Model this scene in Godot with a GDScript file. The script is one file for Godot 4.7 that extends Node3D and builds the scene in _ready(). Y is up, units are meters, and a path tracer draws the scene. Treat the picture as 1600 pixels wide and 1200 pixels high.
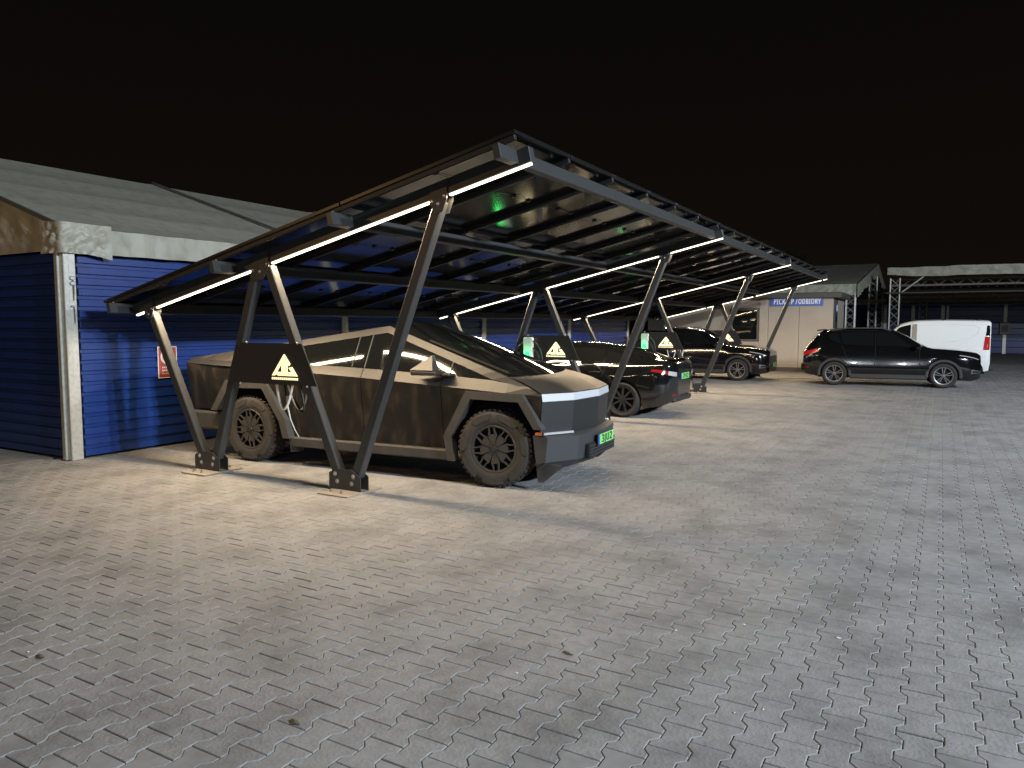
extends Node3D

# ---------------------------------------------------------------- mesh builder
class MB:
	var v := PackedVector3Array()
	var n := PackedVector3Array()

	func tri(a: Vector3, b: Vector3, c: Vector3) -> void:
		var m := (b - a).cross(c - a)
		if m.length_squared() < 1e-14:
			return
		m = m.normalized()
		v.push_back(a); v.push_back(c); v.push_back(b)
		n.push_back(m); n.push_back(m); n.push_back(m)

	func quad(a: Vector3, b: Vector3, c: Vector3, d: Vector3) -> void:
		tri(a, b, c); tri(a, c, d)

	func box(xf: Transform3D, s: Vector3, bev := 0.0) -> void:
		var h := s * 0.5
		if bev <= 0.0:
			var p := []
			for i in 8:
				p.append(xf * Vector3(h.x if i & 1 else -h.x, h.y if i & 2 else -h.y, h.z if i & 4 else -h.z))
			quad(p[4], p[5], p[7], p[6]); quad(p[1], p[0], p[2], p[3])
			quad(p[5], p[1], p[3], p[7]); quad(p[0], p[4], p[6], p[2])
			quad(p[6], p[7], p[3], p[2]); quad(p[0], p[1], p[5], p[4])
			return
		bev = minf(bev, minf(h.x, minf(h.y, h.z)) * 0.9)
		var i3 := h - Vector3(bev, bev, bev)
		# corner points: for each corner, three points
		var c := []
		for i in 8:
			var sg := Vector3(1 if i & 1 else -1, 1 if i & 2 else -1, 1 if i & 4 else -1)
			c.append([xf * (Vector3(h.x, i3.y, i3.z) * sg), xf * (Vector3(i3.x, h.y, i3.z) * sg), xf * (Vector3(i3.x, i3.y, h.z) * sg)])
		quad(c[4][2], c[5][2], c[7][2], c[6][2]); quad(c[1][2], c[0][2], c[2][2], c[3][2])
		quad(c[5][0], c[1][0], c[3][0], c[7][0]); quad(c[0][0], c[4][0], c[6][0], c[2][0])
		quad(c[6][1], c[7][1], c[3][1], c[2][1]); quad(c[0][1], c[1][1], c[5][1], c[4][1])
		var mid := xf.origin
		for e in [[0, 1, 1, 2], [2, 3, 1, 2], [4, 5, 1, 2], [6, 7, 1, 2], [0, 2, 0, 2], [1, 3, 0, 2], [4, 6, 0, 2], [5, 7, 0, 2], [0, 4, 0, 1], [1, 5, 0, 1], [2, 6, 0, 1], [3, 7, 0, 1]]:
			oquad(c[e[0]][e[2]], c[e[1]][e[2]], c[e[1]][e[3]], c[e[0]][e[3]], mid)
		for i in 8:
			otri(c[i][0], c[i][1], c[i][2], mid)

	# faces turned away from a point inside
	func otri(a: Vector3, b: Vector3, c: Vector3, mid: Vector3) -> void:
		if (b - a).cross(c - a).dot(a - mid) < 0.0:
			tri(a, c, b)
		else:
			tri(a, b, c)

	func oquad(a: Vector3, b: Vector3, c: Vector3, d: Vector3, mid: Vector3) -> void:
		if (b - a).cross(c - a).dot((a + b + c + d) * 0.25 - mid) < 0.0:
			quad(a, d, c, b)
		else:
			quad(a, b, c, d)

	# polygon in the xy plane of xf, from z0 to z1
	func prism(poly: Array, z0: float, z1: float, xf := Transform3D()) -> void:
		var pv := PackedVector2Array(poly)
		if Geometry2D.is_polygon_clockwise(pv):
			pv.reverse()
		var ix := Geometry2D.triangulate_polygon(pv)
		for k in range(0, ix.size(), 3):
			var a := pv[ix[k]]; var b := pv[ix[k + 1]]; var c := pv[ix[k + 2]]
			if (b - a).cross(c - a) < 0.0:
				var t := b; b = c; c = t
			tri(xf * Vector3(a.x, a.y, z1), xf * Vector3(b.x, b.y, z1), xf * Vector3(c.x, c.y, z1))
			tri(xf * Vector3(a.x, a.y, z0), xf * Vector3(c.x, c.y, z0), xf * Vector3(b.x, b.y, z0))
		# is_polygon_clockwise counts with y down, so settle the side faces by the signed area
		var area := 0.0
		for k in pv.size():
			area += pv[k].cross(pv[(k + 1) % pv.size()])
		for k in pv.size():
			var a := pv[k]; var b := pv[(k + 1) % pv.size()]
			if area > 0.0:
				quad(xf * Vector3(a.x, a.y, z0), xf * Vector3(b.x, b.y, z0), xf * Vector3(b.x, b.y, z1), xf * Vector3(a.x, a.y, z1))
			else:
				quad(xf * Vector3(b.x, b.y, z0), xf * Vector3(a.x, a.y, z0), xf * Vector3(a.x, a.y, z1), xf * Vector3(b.x, b.y, z1))

	func tube(pts: Array, r: float, sides := 8, r_end := -1.0) -> void:
		if r_end < 0.0:
			r_end = r
		var rings := []
		var cnt := pts.size()
		var side := Vector3.ZERO
		for i in cnt:
			var d: Vector3 = (pts[mini(i + 1, cnt - 1)] - pts[maxi(i - 1, 0)]).normalized()
			if side == Vector3.ZERO:
				side = d.cross(Vector3.UP if absf(d.y) < 0.9 else Vector3.RIGHT).normalized()
			side = (side - d * side.dot(d)).normalized()
			var o := d.cross(side)
			var rr := lerpf(r, r_end, float(i) / maxf(1.0, cnt - 1))
			var ring := []
			for k in sides:
				var a := TAU * k / sides
				ring.append(pts[i] + (side * cos(a) + o * sin(a)) * rr)
			rings.append(ring)
		for i in cnt - 1:
			for k in sides:
				var k2 := (k + 1) % sides
				quad(rings[i][k], rings[i][k2], rings[i + 1][k2], rings[i + 1][k])
		for k in range(1, sides - 1):
			tri(rings[0][0], rings[0][k + 1], rings[0][k])
			tri(rings[cnt - 1][0], rings[cnt - 1][k], rings[cnt - 1][k + 1])

	# profile of (radius, along z) about the local z axis
	func lathe(prof: Array, seg: int, xf := Transform3D()) -> void:
		for i in prof.size() - 1:
			var a: Vector2 = prof[i]; var b: Vector2 = prof[i + 1]
			for k in seg:
				var t0 := TAU * k / seg; var t1 := TAU * (k + 1) / seg
				quad(xf * Vector3(cos(t0) * a.x, sin(t0) * a.x, a.y), xf * Vector3(cos(t1) * a.x, sin(t1) * a.x, a.y),
					xf * Vector3(cos(t1) * b.x, sin(t1) * b.x, b.y), xf * Vector3(cos(t0) * b.x, sin(t0) * b.x, b.y))

	# rows of equal length
	func grid(rows: Array, flip := false) -> void:
		for i in rows.size() - 1:
			for k in rows[i].size() - 1:
				if flip:
					quad(rows[i][k], rows[i + 1][k], rows[i + 1][k + 1], rows[i][k + 1])
				else:
					quad(rows[i][k], rows[i][k + 1], rows[i + 1][k + 1], rows[i + 1][k])

	func mesh(smooth_deg := 0.0) -> ArrayMesh:
		var nn := n
		if smooth_deg > 0.0:
			var lim := cos(deg_to_rad(smooth_deg))
			var at := {}
			for i in v.size():
				var key := Vector3i((v[i] * 5000.0).round())
				if not at.has(key):
					at[key] = PackedInt32Array()
				at[key].push_back(i)
			nn = n.duplicate()
			for key in at:
				var list: PackedInt32Array = at[key]
				for i in list:
					var s := Vector3.ZERO
					for k in list:
						if n[i].dot(n[k]) > lim:
							s += n[k]
					nn[i] = s.normalized()
		var arr := []
		arr.resize(Mesh.ARRAY_MAX)
		arr[Mesh.ARRAY_VERTEX] = v
		arr[Mesh.ARRAY_NORMAL] = nn
		var am := ArrayMesh.new()
		if v.size():
			am.add_surface_from_arrays(Mesh.PRIMITIVE_TRIANGLES, arr)
		return am

# ---------------------------------------------------------------- scene helpers
var M := {}
var taken := {}

func numbered(called: String) -> String:
	var k: int = taken.get(called, 0)
	taken[called] = k + 1
	return called if k == 0 else "%s_%03d" % [called, k]

func tag(o: Node, label := "", category := "", group := "", kind := "") -> Node:
	if label: o.set_meta("label", label)
	if category: o.set_meta("category", category)
	if group: o.set_meta("group", group)
	if kind: o.set_meta("kind", kind)
	return o

func thing(called: String, label: String, category: String, at := Vector3.ZERO, turn := 0.0, group := "") -> Node3D:
	var o := Node3D.new()
	o.name = numbered(called)
	add_child(o)
	o.position = at
	o.rotation.y = turn
	tag(o, label, category, group)
	return o

func part(parent: Node, called: String, mb: MB, m: Material, smooth := 0.0) -> MeshInstance3D:
	return put(parent, called, mb.mesh(smooth), m)

func put(parent: Node, called: String, mesh: Mesh, m: Material, xf := Transform3D()) -> MeshInstance3D:
	var o := MeshInstance3D.new()
	o.name = called if parent != self else numbered(called)
	o.mesh = mesh
	o.material_override = m
	o.transform = xf
	o.cast_shadow = GeometryInstance3D.SHADOW_CASTING_SETTING_ON
	parent.add_child(o, true)
	return o

func frame(parent: Node, called: String, xf := Transform3D()) -> Node3D:
	var o := Node3D.new()
	o.name = called
	o.transform = xf
	parent.add_child(o, true)
	return o

func T(x: float, y: float, z: float) -> Transform3D:
	return Transform3D(Basis(), Vector3(x, y, z))

# a frame whose local x runs from a to b, local y towards up
func along(a: Vector3, b: Vector3, up := Vector3.UP) -> Transform3D:
	var x := (b - a).normalized()
	var z := x.cross(up).normalized()
	var y := z.cross(x)
	return Transform3D(Basis(x, y, z), (a + b) * 0.5)

func bar(mb: MB, a: Vector3, b: Vector3, sy: float, sz: float, up := Vector3.UP, bev := 0.0) -> void:
	mb.box(along(a, b, up), Vector3(a.distance_to(b), sy, sz), bev)

# ---------------------------------------------------------------- materials
func noise_tex(freq: float, ramp: Array, size := 512, seed_ := 1, kind := FastNoiseLite.TYPE_SIMPLEX_SMOOTH, octaves := 4, as_normal := false, bump := 4.0) -> NoiseTexture2D:
	var f := FastNoiseLite.new()
	f.seed = seed_
	f.noise_type = kind
	f.frequency = freq
	f.fractal_octaves = octaves
	var t := NoiseTexture2D.new()
	t.width = size
	t.height = size
	t.seamless = true
	t.generate_mipmaps = false
	t.as_normal_map = as_normal
	t.bump_strength = bump
	t.noise = f
	if ramp.size():
		var g := Gradient.new()
		var offs := PackedFloat32Array()
		var cols := PackedColorArray()
		for r in ramp:
			offs.push_back(r[0]); cols.push_back(r[1])
		g.offsets = offs
		g.colors = cols
		t.color_ramp = g
	return t

func lin(r: float, g: float, b: float) -> Color:
	return Color(r, g, b).linear_to_srgb()

func grey(k: float) -> Color:
	return lin(k, k, k)

func mat(key: String, c: Color, rough: float, metal := 0.0) -> StandardMaterial3D:
	var m := StandardMaterial3D.new()
	m.resource_name = key
	m.albedo_color = c
	m.roughness = rough
	m.metallic = metal
	M[key] = m
	return m

func tri_uv(m: StandardMaterial3D, s: float, world := true) -> void:
	m.uv1_triplanar = true
	m.uv1_world_triplanar = world
	m.uv1_scale = Vector3(s, s, s)

func detail(m: StandardMaterial3D, t: Texture2D, s: Vector3, world := true) -> void:
	m.detail_enabled = true
	m.detail_albedo = t
	m.detail_blend_mode = BaseMaterial3D.BLEND_MODE_MUL
	m.detail_uv_layer = BaseMaterial3D.DETAIL_UV_2
	m.uv2_triplanar = true
	m.uv2_world_triplanar = world
	m.uv2_scale = s

func glow(m: StandardMaterial3D, c: Color, e: float) -> void:
	m.emission_enabled = true
	m.emission = c
	m.emission_energy_multiplier = e

func make_materials() -> void:
	var m: StandardMaterial3D
	# concrete of the paving stones: grain, then broad stains and tyre film
	var grain := noise_tex(0.016, [[0.0, grey(0.72)], [0.30, grey(0.84)], [0.5, grey(0.90)], [0.68, grey(0.94)], [1.0, grey(1.0)]], 1024, 3, FastNoiseLite.TYPE_SIMPLEX_SMOOTH, 8)
	var stains := noise_tex(0.012, [[0.0, grey(0.58)], [0.34, grey(0.82)], [0.55, grey(0.93)], [0.72, grey(0.98)], [1.0, lin(1.0, 0.99, 0.97)]], 1024, 11, FastNoiseLite.TYPE_SIMPLEX_SMOOTH, 8)
	var pits := noise_tex(0.12, [], 512, 21, FastNoiseLite.TYPE_SIMPLEX_SMOOTH, 4, true, 5.0)
	var tones := [0.268, 0.258, 0.275, 0.263, 0.251]
	for k in tones.size():
		var t: float = tones[k]
		m = mat("paver%d" % k, lin(t, t * 1.0, t * 1.0), 0.78)
		m.albedo_texture = grain
		tri_uv(m, 0.62)
		m.normal_enabled = true
		m.normal_texture = pits
		m.normal_scale = 0.15
		detail(m, stains, Vector3(0.11, 0.11, 0.11))
	m = mat("paver_field", Color.WHITE, 0.78)
	m.vertex_color_use_as_albedo = true
	m.albedo_texture = grain
	tri_uv(m, 0.62)
	detail(m, stains, Vector3(0.11, 0.11, 0.11))
	m = mat("sand", lin(0.16, 0.145, 0.125), 0.95)
	m.albedo_texture = grain
	tri_uv(m, 5.0)
	m = mat("concrete", lin(0.25, 0.245, 0.23), 0.85)
	m.albedo_texture = grain
	tri_uv(m, 0.6)
	detail(m, stains, Vector3(0.2, 0.2, 0.2))
	m = mat("asphalt", lin(0.13, 0.13, 0.125), 0.9)
	m.albedo_texture = grain
	tri_uv(m, 1.3)
	detail(m, stains, Vector3(0.07, 0.07, 0.07))
	# anthracite powder coat
	var dust := noise_tex(0.02, [[0.0, grey(0.75)], [0.55, grey(0.95)], [1.0, lin(1.0, 0.98, 0.95)]], 512, 31, FastNoiseLite.TYPE_SIMPLEX_SMOOTH, 6)
	m = mat("anthracite", lin(0.037, 0.039, 0.040), 0.42)
	m.albedo_texture = dust
	tri_uv(m, 0.9)
	m = mat("sign_black", lin(0.012, 0.012, 0.012), 0.55)
	m = mat("rail_black", lin(0.012, 0.012, 0.013), 0.5)
	m = mat("backsheet", lin(0.005, 0.0055, 0.007), 0.13)
	m.metallic_specular = 0.5
	m = mat("module_frame", lin(0.010, 0.010, 0.011), 0.35, 0.3)
	m = mat("zinc", lin(0.42, 0.42, 0.41), 0.38, 0.9)
	m = mat("plate_steel", lin(0.30, 0.27, 0.23), 0.6, 0.3)
	m.albedo_texture = dust
	tri_uv(m, 2.0)
	m = mat("led", lin(1.0, 0.93, 0.82), 0.5)
	glow(m, Color(1.0, 0.93, 0.82), 4.0)
	m = mat("emblem_glow", lin(1.0, 0.9, 0.65), 0.5)
	glow(m, Color(1.0, 0.90, 0.66), 1.25)
	m = mat("charger_white", lin(0.62, 0.66, 0.62), 0.3)
	m = mat("charger_green_light", lin(0.05, 0.6, 0.25), 0.4)
	glow(m, Color(0.20, 1.0, 0.45), 0.8)
	m = mat("cable_black", lin(0.012, 0.012, 0.012), 0.45)
	m = mat("cable_white", lin(0.70, 0.66, 0.58), 0.35)
	# blue steel planks, aluminium, coated cloth
	m = mat("blue_steel", lin(0.009, 0.035, 0.175), 0.34)
	m.albedo_texture = dust
	tri_uv(m, 0.35)
	m.metallic_specular = 0.5
	m = mat("aluminium", lin(0.52, 0.52, 0.47), 0.42, 0.55)
	m.albedo_texture = dust
	tri_uv(m, 1.1)
	var cloth := noise_tex(0.015, [[0.0, lin(0.60, 0.60, 0.55)], [0.45, grey(0.88)], [1.0, grey(1.0)]], 512, 41, FastNoiseLite.TYPE_SIMPLEX_SMOOTH, 6)
	m = mat("hall_cloth", lin(0.38, 0.37, 0.295), 0.5)
	m.albedo_texture = cloth
	m.uv1_triplanar = true
	m.uv1_world_triplanar = true
	m.uv1_scale = Vector3(0.5, 0.3, 0.5)
	m = mat("dark_steel", lin(0.035, 0.035, 0.03), 0.55)
	# cabin
	m = mat("cabin_panel", lin(0.37, 0.325, 0.27), 0.5)
	m.albedo_texture = noise_tex(0.008, [[0.0, grey(0.86)], [0.5, grey(0.95)], [1.0, grey(1.0)]], 256, 71)
	tri_uv(m, 0.3)
	m = mat("cabin_trim", lin(0.075, 0.07, 0.065), 0.5)
	m = mat("sign_blue", lin(0.06, 0.13, 0.42), 0.4)
	m = mat("letter_white", lin(0.8, 0.82, 0.85), 0.5)
	m = mat("sign_red", lin(0.30, 0.05, 0.04), 0.45)
	m = mat("sign_white", lin(0.62, 0.58, 0.52), 0.5)
	m = mat("sign_ink", lin(0.04, 0.04, 0.045), 0.5)
	# glass
	m = mat("dark_glass", lin(0.006, 0.007, 0.007), 0.04)
	m = mat("clear_glass", Color(0.45, 0.5, 0.48, 0.25), 0.03)
	m.transparency = BaseMaterial3D.TRANSPARENCY_ALPHA
	# cars
	m = mat("black_paint", lin(0.004, 0.004, 0.0045), 0.10)
	m.clearcoat_enabled = true
	m.clearcoat = 1.0
	m.clearcoat_roughness = 0.02
	m = mat("green_black_paint", lin(0.0045, 0.0052, 0.0055), 0.10)
	m.clearcoat_enabled = true
	m.clearcoat = 1.0
	m.clearcoat_roughness = 0.02
	m = mat("white_paint", lin(0.70, 0.72, 0.72), 0.3)
	m.clearcoat_enabled = true
	m.clearcoat = 0.7
	m.clearcoat_roughness = 0.05
	m = mat("black_plastic", lin(0.022, 0.022, 0.022), 0.6)
	m = mat("wheel_well", lin(0.006, 0.006, 0.006), 0.9)
	m = mat("tyre", lin(0.020, 0.019, 0.018), 0.8)
	m = mat("alloy", lin(0.30, 0.30, 0.30), 0.28, 0.85)
	m = mat("dark_alloy", lin(0.04, 0.04, 0.042), 0.35, 0.4)
	m = mat("chrome", lin(0.6, 0.6, 0.6), 0.12, 1.0)
	m = mat("tail_lens", lin(0.20, 0.008, 0.010), 0.12)
	m = mat("tail_lit_lamp", lin(0.26, 0.012, 0.012), 0.15)
	glow(m, Color(1.0, 0.06, 0.06), 0.12)
	m = mat("head_lens", lin(0.55, 0.57, 0.6), 0.12, 0.4)
	m = mat("plate_green", lin(0.20, 0.62, 0.16), 0.5)
	m = mat("plate_blue", lin(0.03, 0.08, 0.45), 0.5)
	m = mat("plate_ink", lin(0.015, 0.02, 0.015), 0.5)
	# the angular pickup: satin dark wrap with road dust, mud lower down on the doors
	var film := noise_tex(0.010, [[0.0, lin(0.70, 0.69, 0.67)], [0.5, lin(0.88, 0.875, 0.865)], [1.0, grey(1.0)]], 512, 51, FastNoiseLite.TYPE_SIMPLEX_SMOOTH, 6)
	m = mat("wrap", lin(0.034, 0.034, 0.0335), 0.42, 0.1)
	m.albedo_texture = film
	tri_uv(m, 0.6, false)
	var mud := noise_tex(0.006, [[0.0, lin(0.13, 0.13, 0.125)], [0.42, lin(0.18, 0.17, 0.16)], [0.55, lin(0.45, 0.39, 0.33)], [0.70, lin(1.0, 0.84, 0.66)], [1.0, lin(1.0, 0.84, 0.66)]], 1024, 61, FastNoiseLite.TYPE_SIMPLEX_SMOOTH, 7)
	m = mat("wrap_muddy", lin(0.030, 0.028, 0.0255), 0.5, 0.1)
	m.albedo_texture = mud
	m.uv1_triplanar = true
	m.uv1_scale = Vector3(0.55, 0.28, 0.55)
	var specks := noise_tex(0.16, [[0.0, grey(0.50)], [0.40, grey(0.75)], [0.6, grey(1.0)], [1.0, grey(1.0)]], 512, 62, FastNoiseLite.TYPE_SIMPLEX_SMOOTH, 3)
	detail(m, specks, Vector3(2.2, 0.5, 2.2), false)
	m = mat("flare", lin(0.040, 0.0395, 0.0385), 0.7)
	m.albedo_texture = film
	tri_uv(m, 1.2, false)
	m = mat("fascia", lin(0.013, 0.014, 0.015), 0.5)
	m = mat("light_bar", lin(0.55, 0.58, 0.62), 0.25, 0.2)
	m = mat("bumper", lin(0.034, 0.036, 0.039), 0.6)
	m = mat("dusty_tyre", lin(0.034, 0.031, 0.027), 0.9)
	m.albedo_texture = film
	tri_uv(m, 2.5, false)
	m = mat("dusty_cover", lin(0.038, 0.035, 0.031), 0.55)
	m.albedo_texture = film
	tri_uv(m, 2.0, false)
	m = mat("amber", lin(0.45, 0.12, 0.03), 0.3)
	# odds and ends
	m = mat("litter", lin(0.7, 0.68, 0.62), 0.7)
	m = mat("leaf_dry", lin(0.07, 0.06, 0.03), 0.8)
	m = mat("bark", lin(0.05, 0.042, 0.034), 0.9)
	m = mat("foliage", lin(0.035, 0.045, 0.022), 0.85)
	m = mat("mast", lin(0.3, 0.3, 0.3), 0.5, 0.6)
	m = mat("flood_glass_cold", lin(0.9, 0.95, 1.0), 0.3)
	glow(m, Color(0.92, 0.97, 1.0), 12.0)
	m = mat("flood_glass_warm", lin(1.0, 0.85, 0.6), 0.3)
	glow(m, Color(1.0, 0.82, 0.58), 8.0)

# ---------------------------------------------------------------- the place
const EYE := Vector3(0, 1.817, 0)
const FRAME_Z := [-6.08, -12.93, -19.55, -26.30]
const SLOPE := 0.227
const Y0 := 4.017

func _ready() -> void:
	var cam := Camera3D.new()
	cam.name = "camera"
	cam.fov = 54.58
	cam.near = 0.05
	cam.far = 400.0
	add_child(cam)
	cam.position = EYE
	cam.rotation_degrees = Vector3(-4.603, 29.907, 0)
	cam.current = true
	var env := Environment.new()
	env.background_mode = Environment.BG_SKY
	var sm := ProceduralSkyMaterial.new()
	sm.sky_top_color = Color(0.040, 0.034, 0.027)
	sm.sky_horizon_color = Color(0.072, 0.054, 0.038)
	sm.sky_curve = 0.12
	sm.ground_bottom_color = Color(0.02, 0.02, 0.02)
	sm.ground_horizon_color = Color(0.04, 0.035, 0.03)
	var sky := Sky.new()
	sky.sky_material = sm
	env.sky = sky
	env.tonemap_mode = Environment.TONE_MAPPER_LINEAR
	env.tonemap_exposure = 1.0
	env.sdfgi_enabled = true
	env.ssao_enabled = true
	env.ssil_enabled = true
	var we := WorldEnvironment.new()
	we.name = "environment"
	we.environment = env
	add_child(we)
	make_materials()
	# yard lights outside the picture: two floodlights on one mast to the right, one far along the lot, a warm lamp behind
	flood_mast("tall grey mast with two cold floodlights on a crossarm beside the lot", Vector3(14, 0, -3.7), [[Vector3(0, 7.77, -0.8), Vector3(-4, 0, -12), 285.0], [Vector3(0, 7.77, 0.8), Vector3(-5, 0, -5), 285.0]], Color(0.90, 0.95, 1.0), "flood_glass_cold")
	flood_mast("single cold floodlight mast at the far right of the lot", Vector3(15, 0, -17), [[Vector3(0, 8.0, 0), Vector3(-3, 0, -30), 210.0]], Color(0.95, 0.97, 1.0), "flood_glass_cold")
	flood_mast("mast with two dim floodlights standing behind the photographer", Vector3(5.0, 0, 19), [[Vector3(-1.6, 5.8, 0), Vector3(-1, 0, -12), 16.0], [Vector3(1.6, 5.8, 0), Vector3(-1, 0, -12), 16.0]], Color(0.95, 0.98, 1.0), "flood_glass_cold")
	flood_mast("warm yard lamp on a mast before the blue hall gable", Vector3(-15.5, 0, 5.0), [[Vector3(0, 6.0, 0), Vector3(-12.5, 2.0, -6), 20.0]], Color(1.0, 0.78, 0.5), "flood_glass_warm")
	build_ground()
	build_hall()
	build_cabin()
	build_tent()
	build_open_hall()
	build_carport()
	build_chargers()
	build_pickup()
	build_cars()
	build_small()
	build_trees()

func flood_mast(label: String, at: Vector3, heads: Array, col: Color, glass: String) -> void:
	var t := thing("floodlight_mast", label, "floodlight", at)
	var top: float = heads[0][0].y
	var mb := MB.new()
	mb.tube([Vector3(0, 0, 0), Vector3(0, top + 0.3, 0)], 0.09, 12, 0.05)
	part(t, "mast_pole", mb, M.mast, 40)
	if heads.size() > 1:
		mb = MB.new()
		bar(mb, heads[0][0], heads[1][0], 0.08, 0.08)
		part(t, "crossarm", mb, M.mast)
	for h in heads:
		var p: Vector3 = h[0]
		var d: Vector3 = (h[1] - (at + p)).normalized()
		var xf := Transform3D(Basis.looking_at(d), p + Vector3(0, 0.16, 0) + d * 0.15)
		var hn := frame(t, "lamp_head", xf)
		mb = MB.new()
		mb.box(T(0, 0, 0.05), Vector3(0.42, 0.32, 0.12), 0.02)
		part(hn, "housing", mb, M.dark_steel)
		mb = MB.new()
		mb.box(T(0, 0, -0.013), Vector3(0.36, 0.26, 0.012))
		part(hn, "lamp_glass", mb, M[glass])
		var l := SpotLight3D.new()
		l.name = "flood_light"
		l.light_color = col
		l.light_energy = h[2]
		l.spot_angle = 72.0
		l.spot_angle_attenuation = 0.6
		l.spot_range = 120.0
		l.spot_attenuation = 2.0
		l.light_size = 0.15
		l.shadow_enabled = true
		l.position = Vector3(0, 0, -0.2)
		hn.add_child(l)

# ---------------------------------------------------------------- ground
const PX := 0.155   # pitch across the columns
const PZ := 0.221   # pitch along a column

func paver_mesh(seed_: int) -> ArrayMesh:
	var r := RandomNumberGenerator.new()
	r.seed = seed_
	var mb := MB.new()
	var a := 0.0935; var b := 0.0615; var L := PZ * 0.5
	var zs := [-L, -0.0725, -0.0375, 0.0375, 0.0725, L]
	var xs := [a, a, b, b, a, a]
	var g := 0.0016; var ch := 0.0045; var dp := 0.0040
	var top := []; var rim := []
	for side in [1, -1]:
		for k in 6:
			var i: int = k if side == 1 else 5 - k
			var ze: float = zs[i]
			var e := signf(ze) if absf(ze) > L - 0.001 else 0.0
			var j := r.randf_range(-0.0006, 0.0006)
			rim.append(Vector3((xs[i] - g + j) * side, -dp, ze - e * g))
			top.append(Vector3((xs[i] - g - ch + j) * side, 0.0, ze - e * (g + ch * 0.75)))
	for k in 5:
		mb.quad(top[k], top[11 - k], top[10 - k], top[k + 1])
	for k in 12:
		var k2 := (k + 1) % 12
		mb.quad(rim[k2], rim[k], top[k], top[k2])
		var dn := Vector3(0, -0.012, 0)
		mb.quad(rim[k2] + dn, rim[k] + dn, rim[k], rim[k2])
	# turn faces the right way up
	var fixed := MB.new()
	for i in range(0, mb.v.size(), 3):
		var p0 := mb.v[i]; var p1 := mb.v[i + 1]; var p2 := mb.v[i + 2]
		var m := (p1 - p0).cross(p2 - p0)
		var out := (p0 + p1 + p2) / 3.0 - Vector3(0, -0.05, 0)
		out = Vector3(out.x * 0.2, out.y, out.z * 0.2) if absf(m.normalized().y) > 0.5 else Vector3(out.x, 0, out.z)
		if m.dot(out) < 0.0: fixed.tri(p0, p2, p1)
		else: fixed.tri(p0, p1, p2)
	return fixed.mesh()

func build_ground() -> void:
	var mb := MB.new()
	mb.quad(Vector3(-160, -0.03, 60), Vector3(160, -0.03, 60), Vector3(160, -0.03, -200), Vector3(-160, -0.03, -200))
	tag(put(self, "ground", mb.mesh(), M.asphalt), "", "", "", "structure")
	# concrete floor past the paving, under the far halls
	mb = MB.new()
	mb.box(T(5, -0.02, -66), Vector3(70, 0.03, 52))
	tag(put(self, "concrete_yard", mb.mesh(), M.concrete), "", "", "", "structure")
	mb = MB.new()
	mb.box(T(-13.4, -0.008, -4.6), Vector3(6.0, 0.026, 2.0), 0.008)
	tag(put(self, "concrete_apron", mb.mesh(), M.concrete), "", "", "", "structure")
	var paving := Node3D.new()
	paving.name = "block_paving"
	add_child(paving)
	tag(paving, "", "", "", "structure")
	mb = MB.new()
	mb.quad(Vector3(-11, -0.0125, 3), Vector3(12, -0.0125, 3), Vector3(12, -0.0125, -40), Vector3(-11, -0.0125, -40))
	part(paving, "jointing_sand", mb, M.sand)
	var shapes := [paver_mesh(1), paver_mesh(2), paver_mesh(3)]
	var rng := RandomNumberGenerator.new()
	rng.seed = 77
	var lift := FastNoiseLite.new()
	lift.frequency = 0.35
	lift.seed = 5
	var list := []
	var fwd := Vector3(-sin(deg_to_rad(29.907)), 0, -cos(deg_to_rad(29.907)))
	var right := Vector3(-fwd.z, 0, fwd.x)
	for c in range(-71, 77):
		var x := 0.066 - PX * 0.5 + c * PX
		var shift := 0.0 if c % 2 == 0 else PZ * 0.5
		for k in range(-13, 181):
			var z := -3.567 + 0.1105 - k * PZ + shift + 2.8
			if x < -9.98 and z < -5.6:
				continue
			if x < -10.42 and z < -3.6:
				continue
			list.append([x, z])
	# which ones show largest
	var score := []
	for q in list:
		var p := Vector3(q[0], 0, q[1]) - EYE
		var dz := p.dot(fwd)
		var dx := p.dot(right)
		var inside: bool = dz > 2.95 and absf(dx) < dz * 0.71
		score.append(dz if inside else 1e9)
	var order := range(list.size())
	order.sort_custom(func(a, b): return score[a] < score[b])
	var single := {}
	for k in 300:
		single[order[k]] = true
	var xf_field := []
	var col_field := []
	for i in list.size():
		var q = list[i]
		var h := lift.get_noise_2d(q[0] * 2.0, q[1] * 2.0) * 0.004 + rng.randf_range(-0.0012, 0.0012)
		var bs := Basis.from_euler(Vector3(rng.randf_range(-0.008, 0.008), rng.randf_range(-0.004, 0.004), rng.randf_range(-0.008, 0.008)))
		var xf := Transform3D(bs, Vector3(q[0], h, q[1]))
		var tone := rng.randi() % 5
		var shape := rng.randi() % 3
		if single.has(i):
			put(paving, "paver", shapes[shape], M["paver%d" % tone], xf)
		else:
			xf_field.append(xf)
			var t: float = [0.268, 0.258, 0.275, 0.263, 0.251][tone] * rng.randf_range(0.98, 1.02)
			col_field.append(Color(t, t, t))
	var mm := MultiMesh.new()
	mm.transform_format = MultiMesh.TRANSFORM_3D
	mm.use_colors = true
	mm.mesh = shapes[0]
	mm.instance_count = xf_field.size()
	for i in xf_field.size():
		mm.set_instance_transform(i, xf_field[i])
		mm.set_instance_color(i, col_field[i])
	var mi := MultiMeshInstance3D.new()
	mi.name = "paver_field"
	mi.multimesh = mm
	mi.material_override = M.paver_field
	tag(mi, "", "", "", "stuff")
	paving.add_child(mi)

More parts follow.
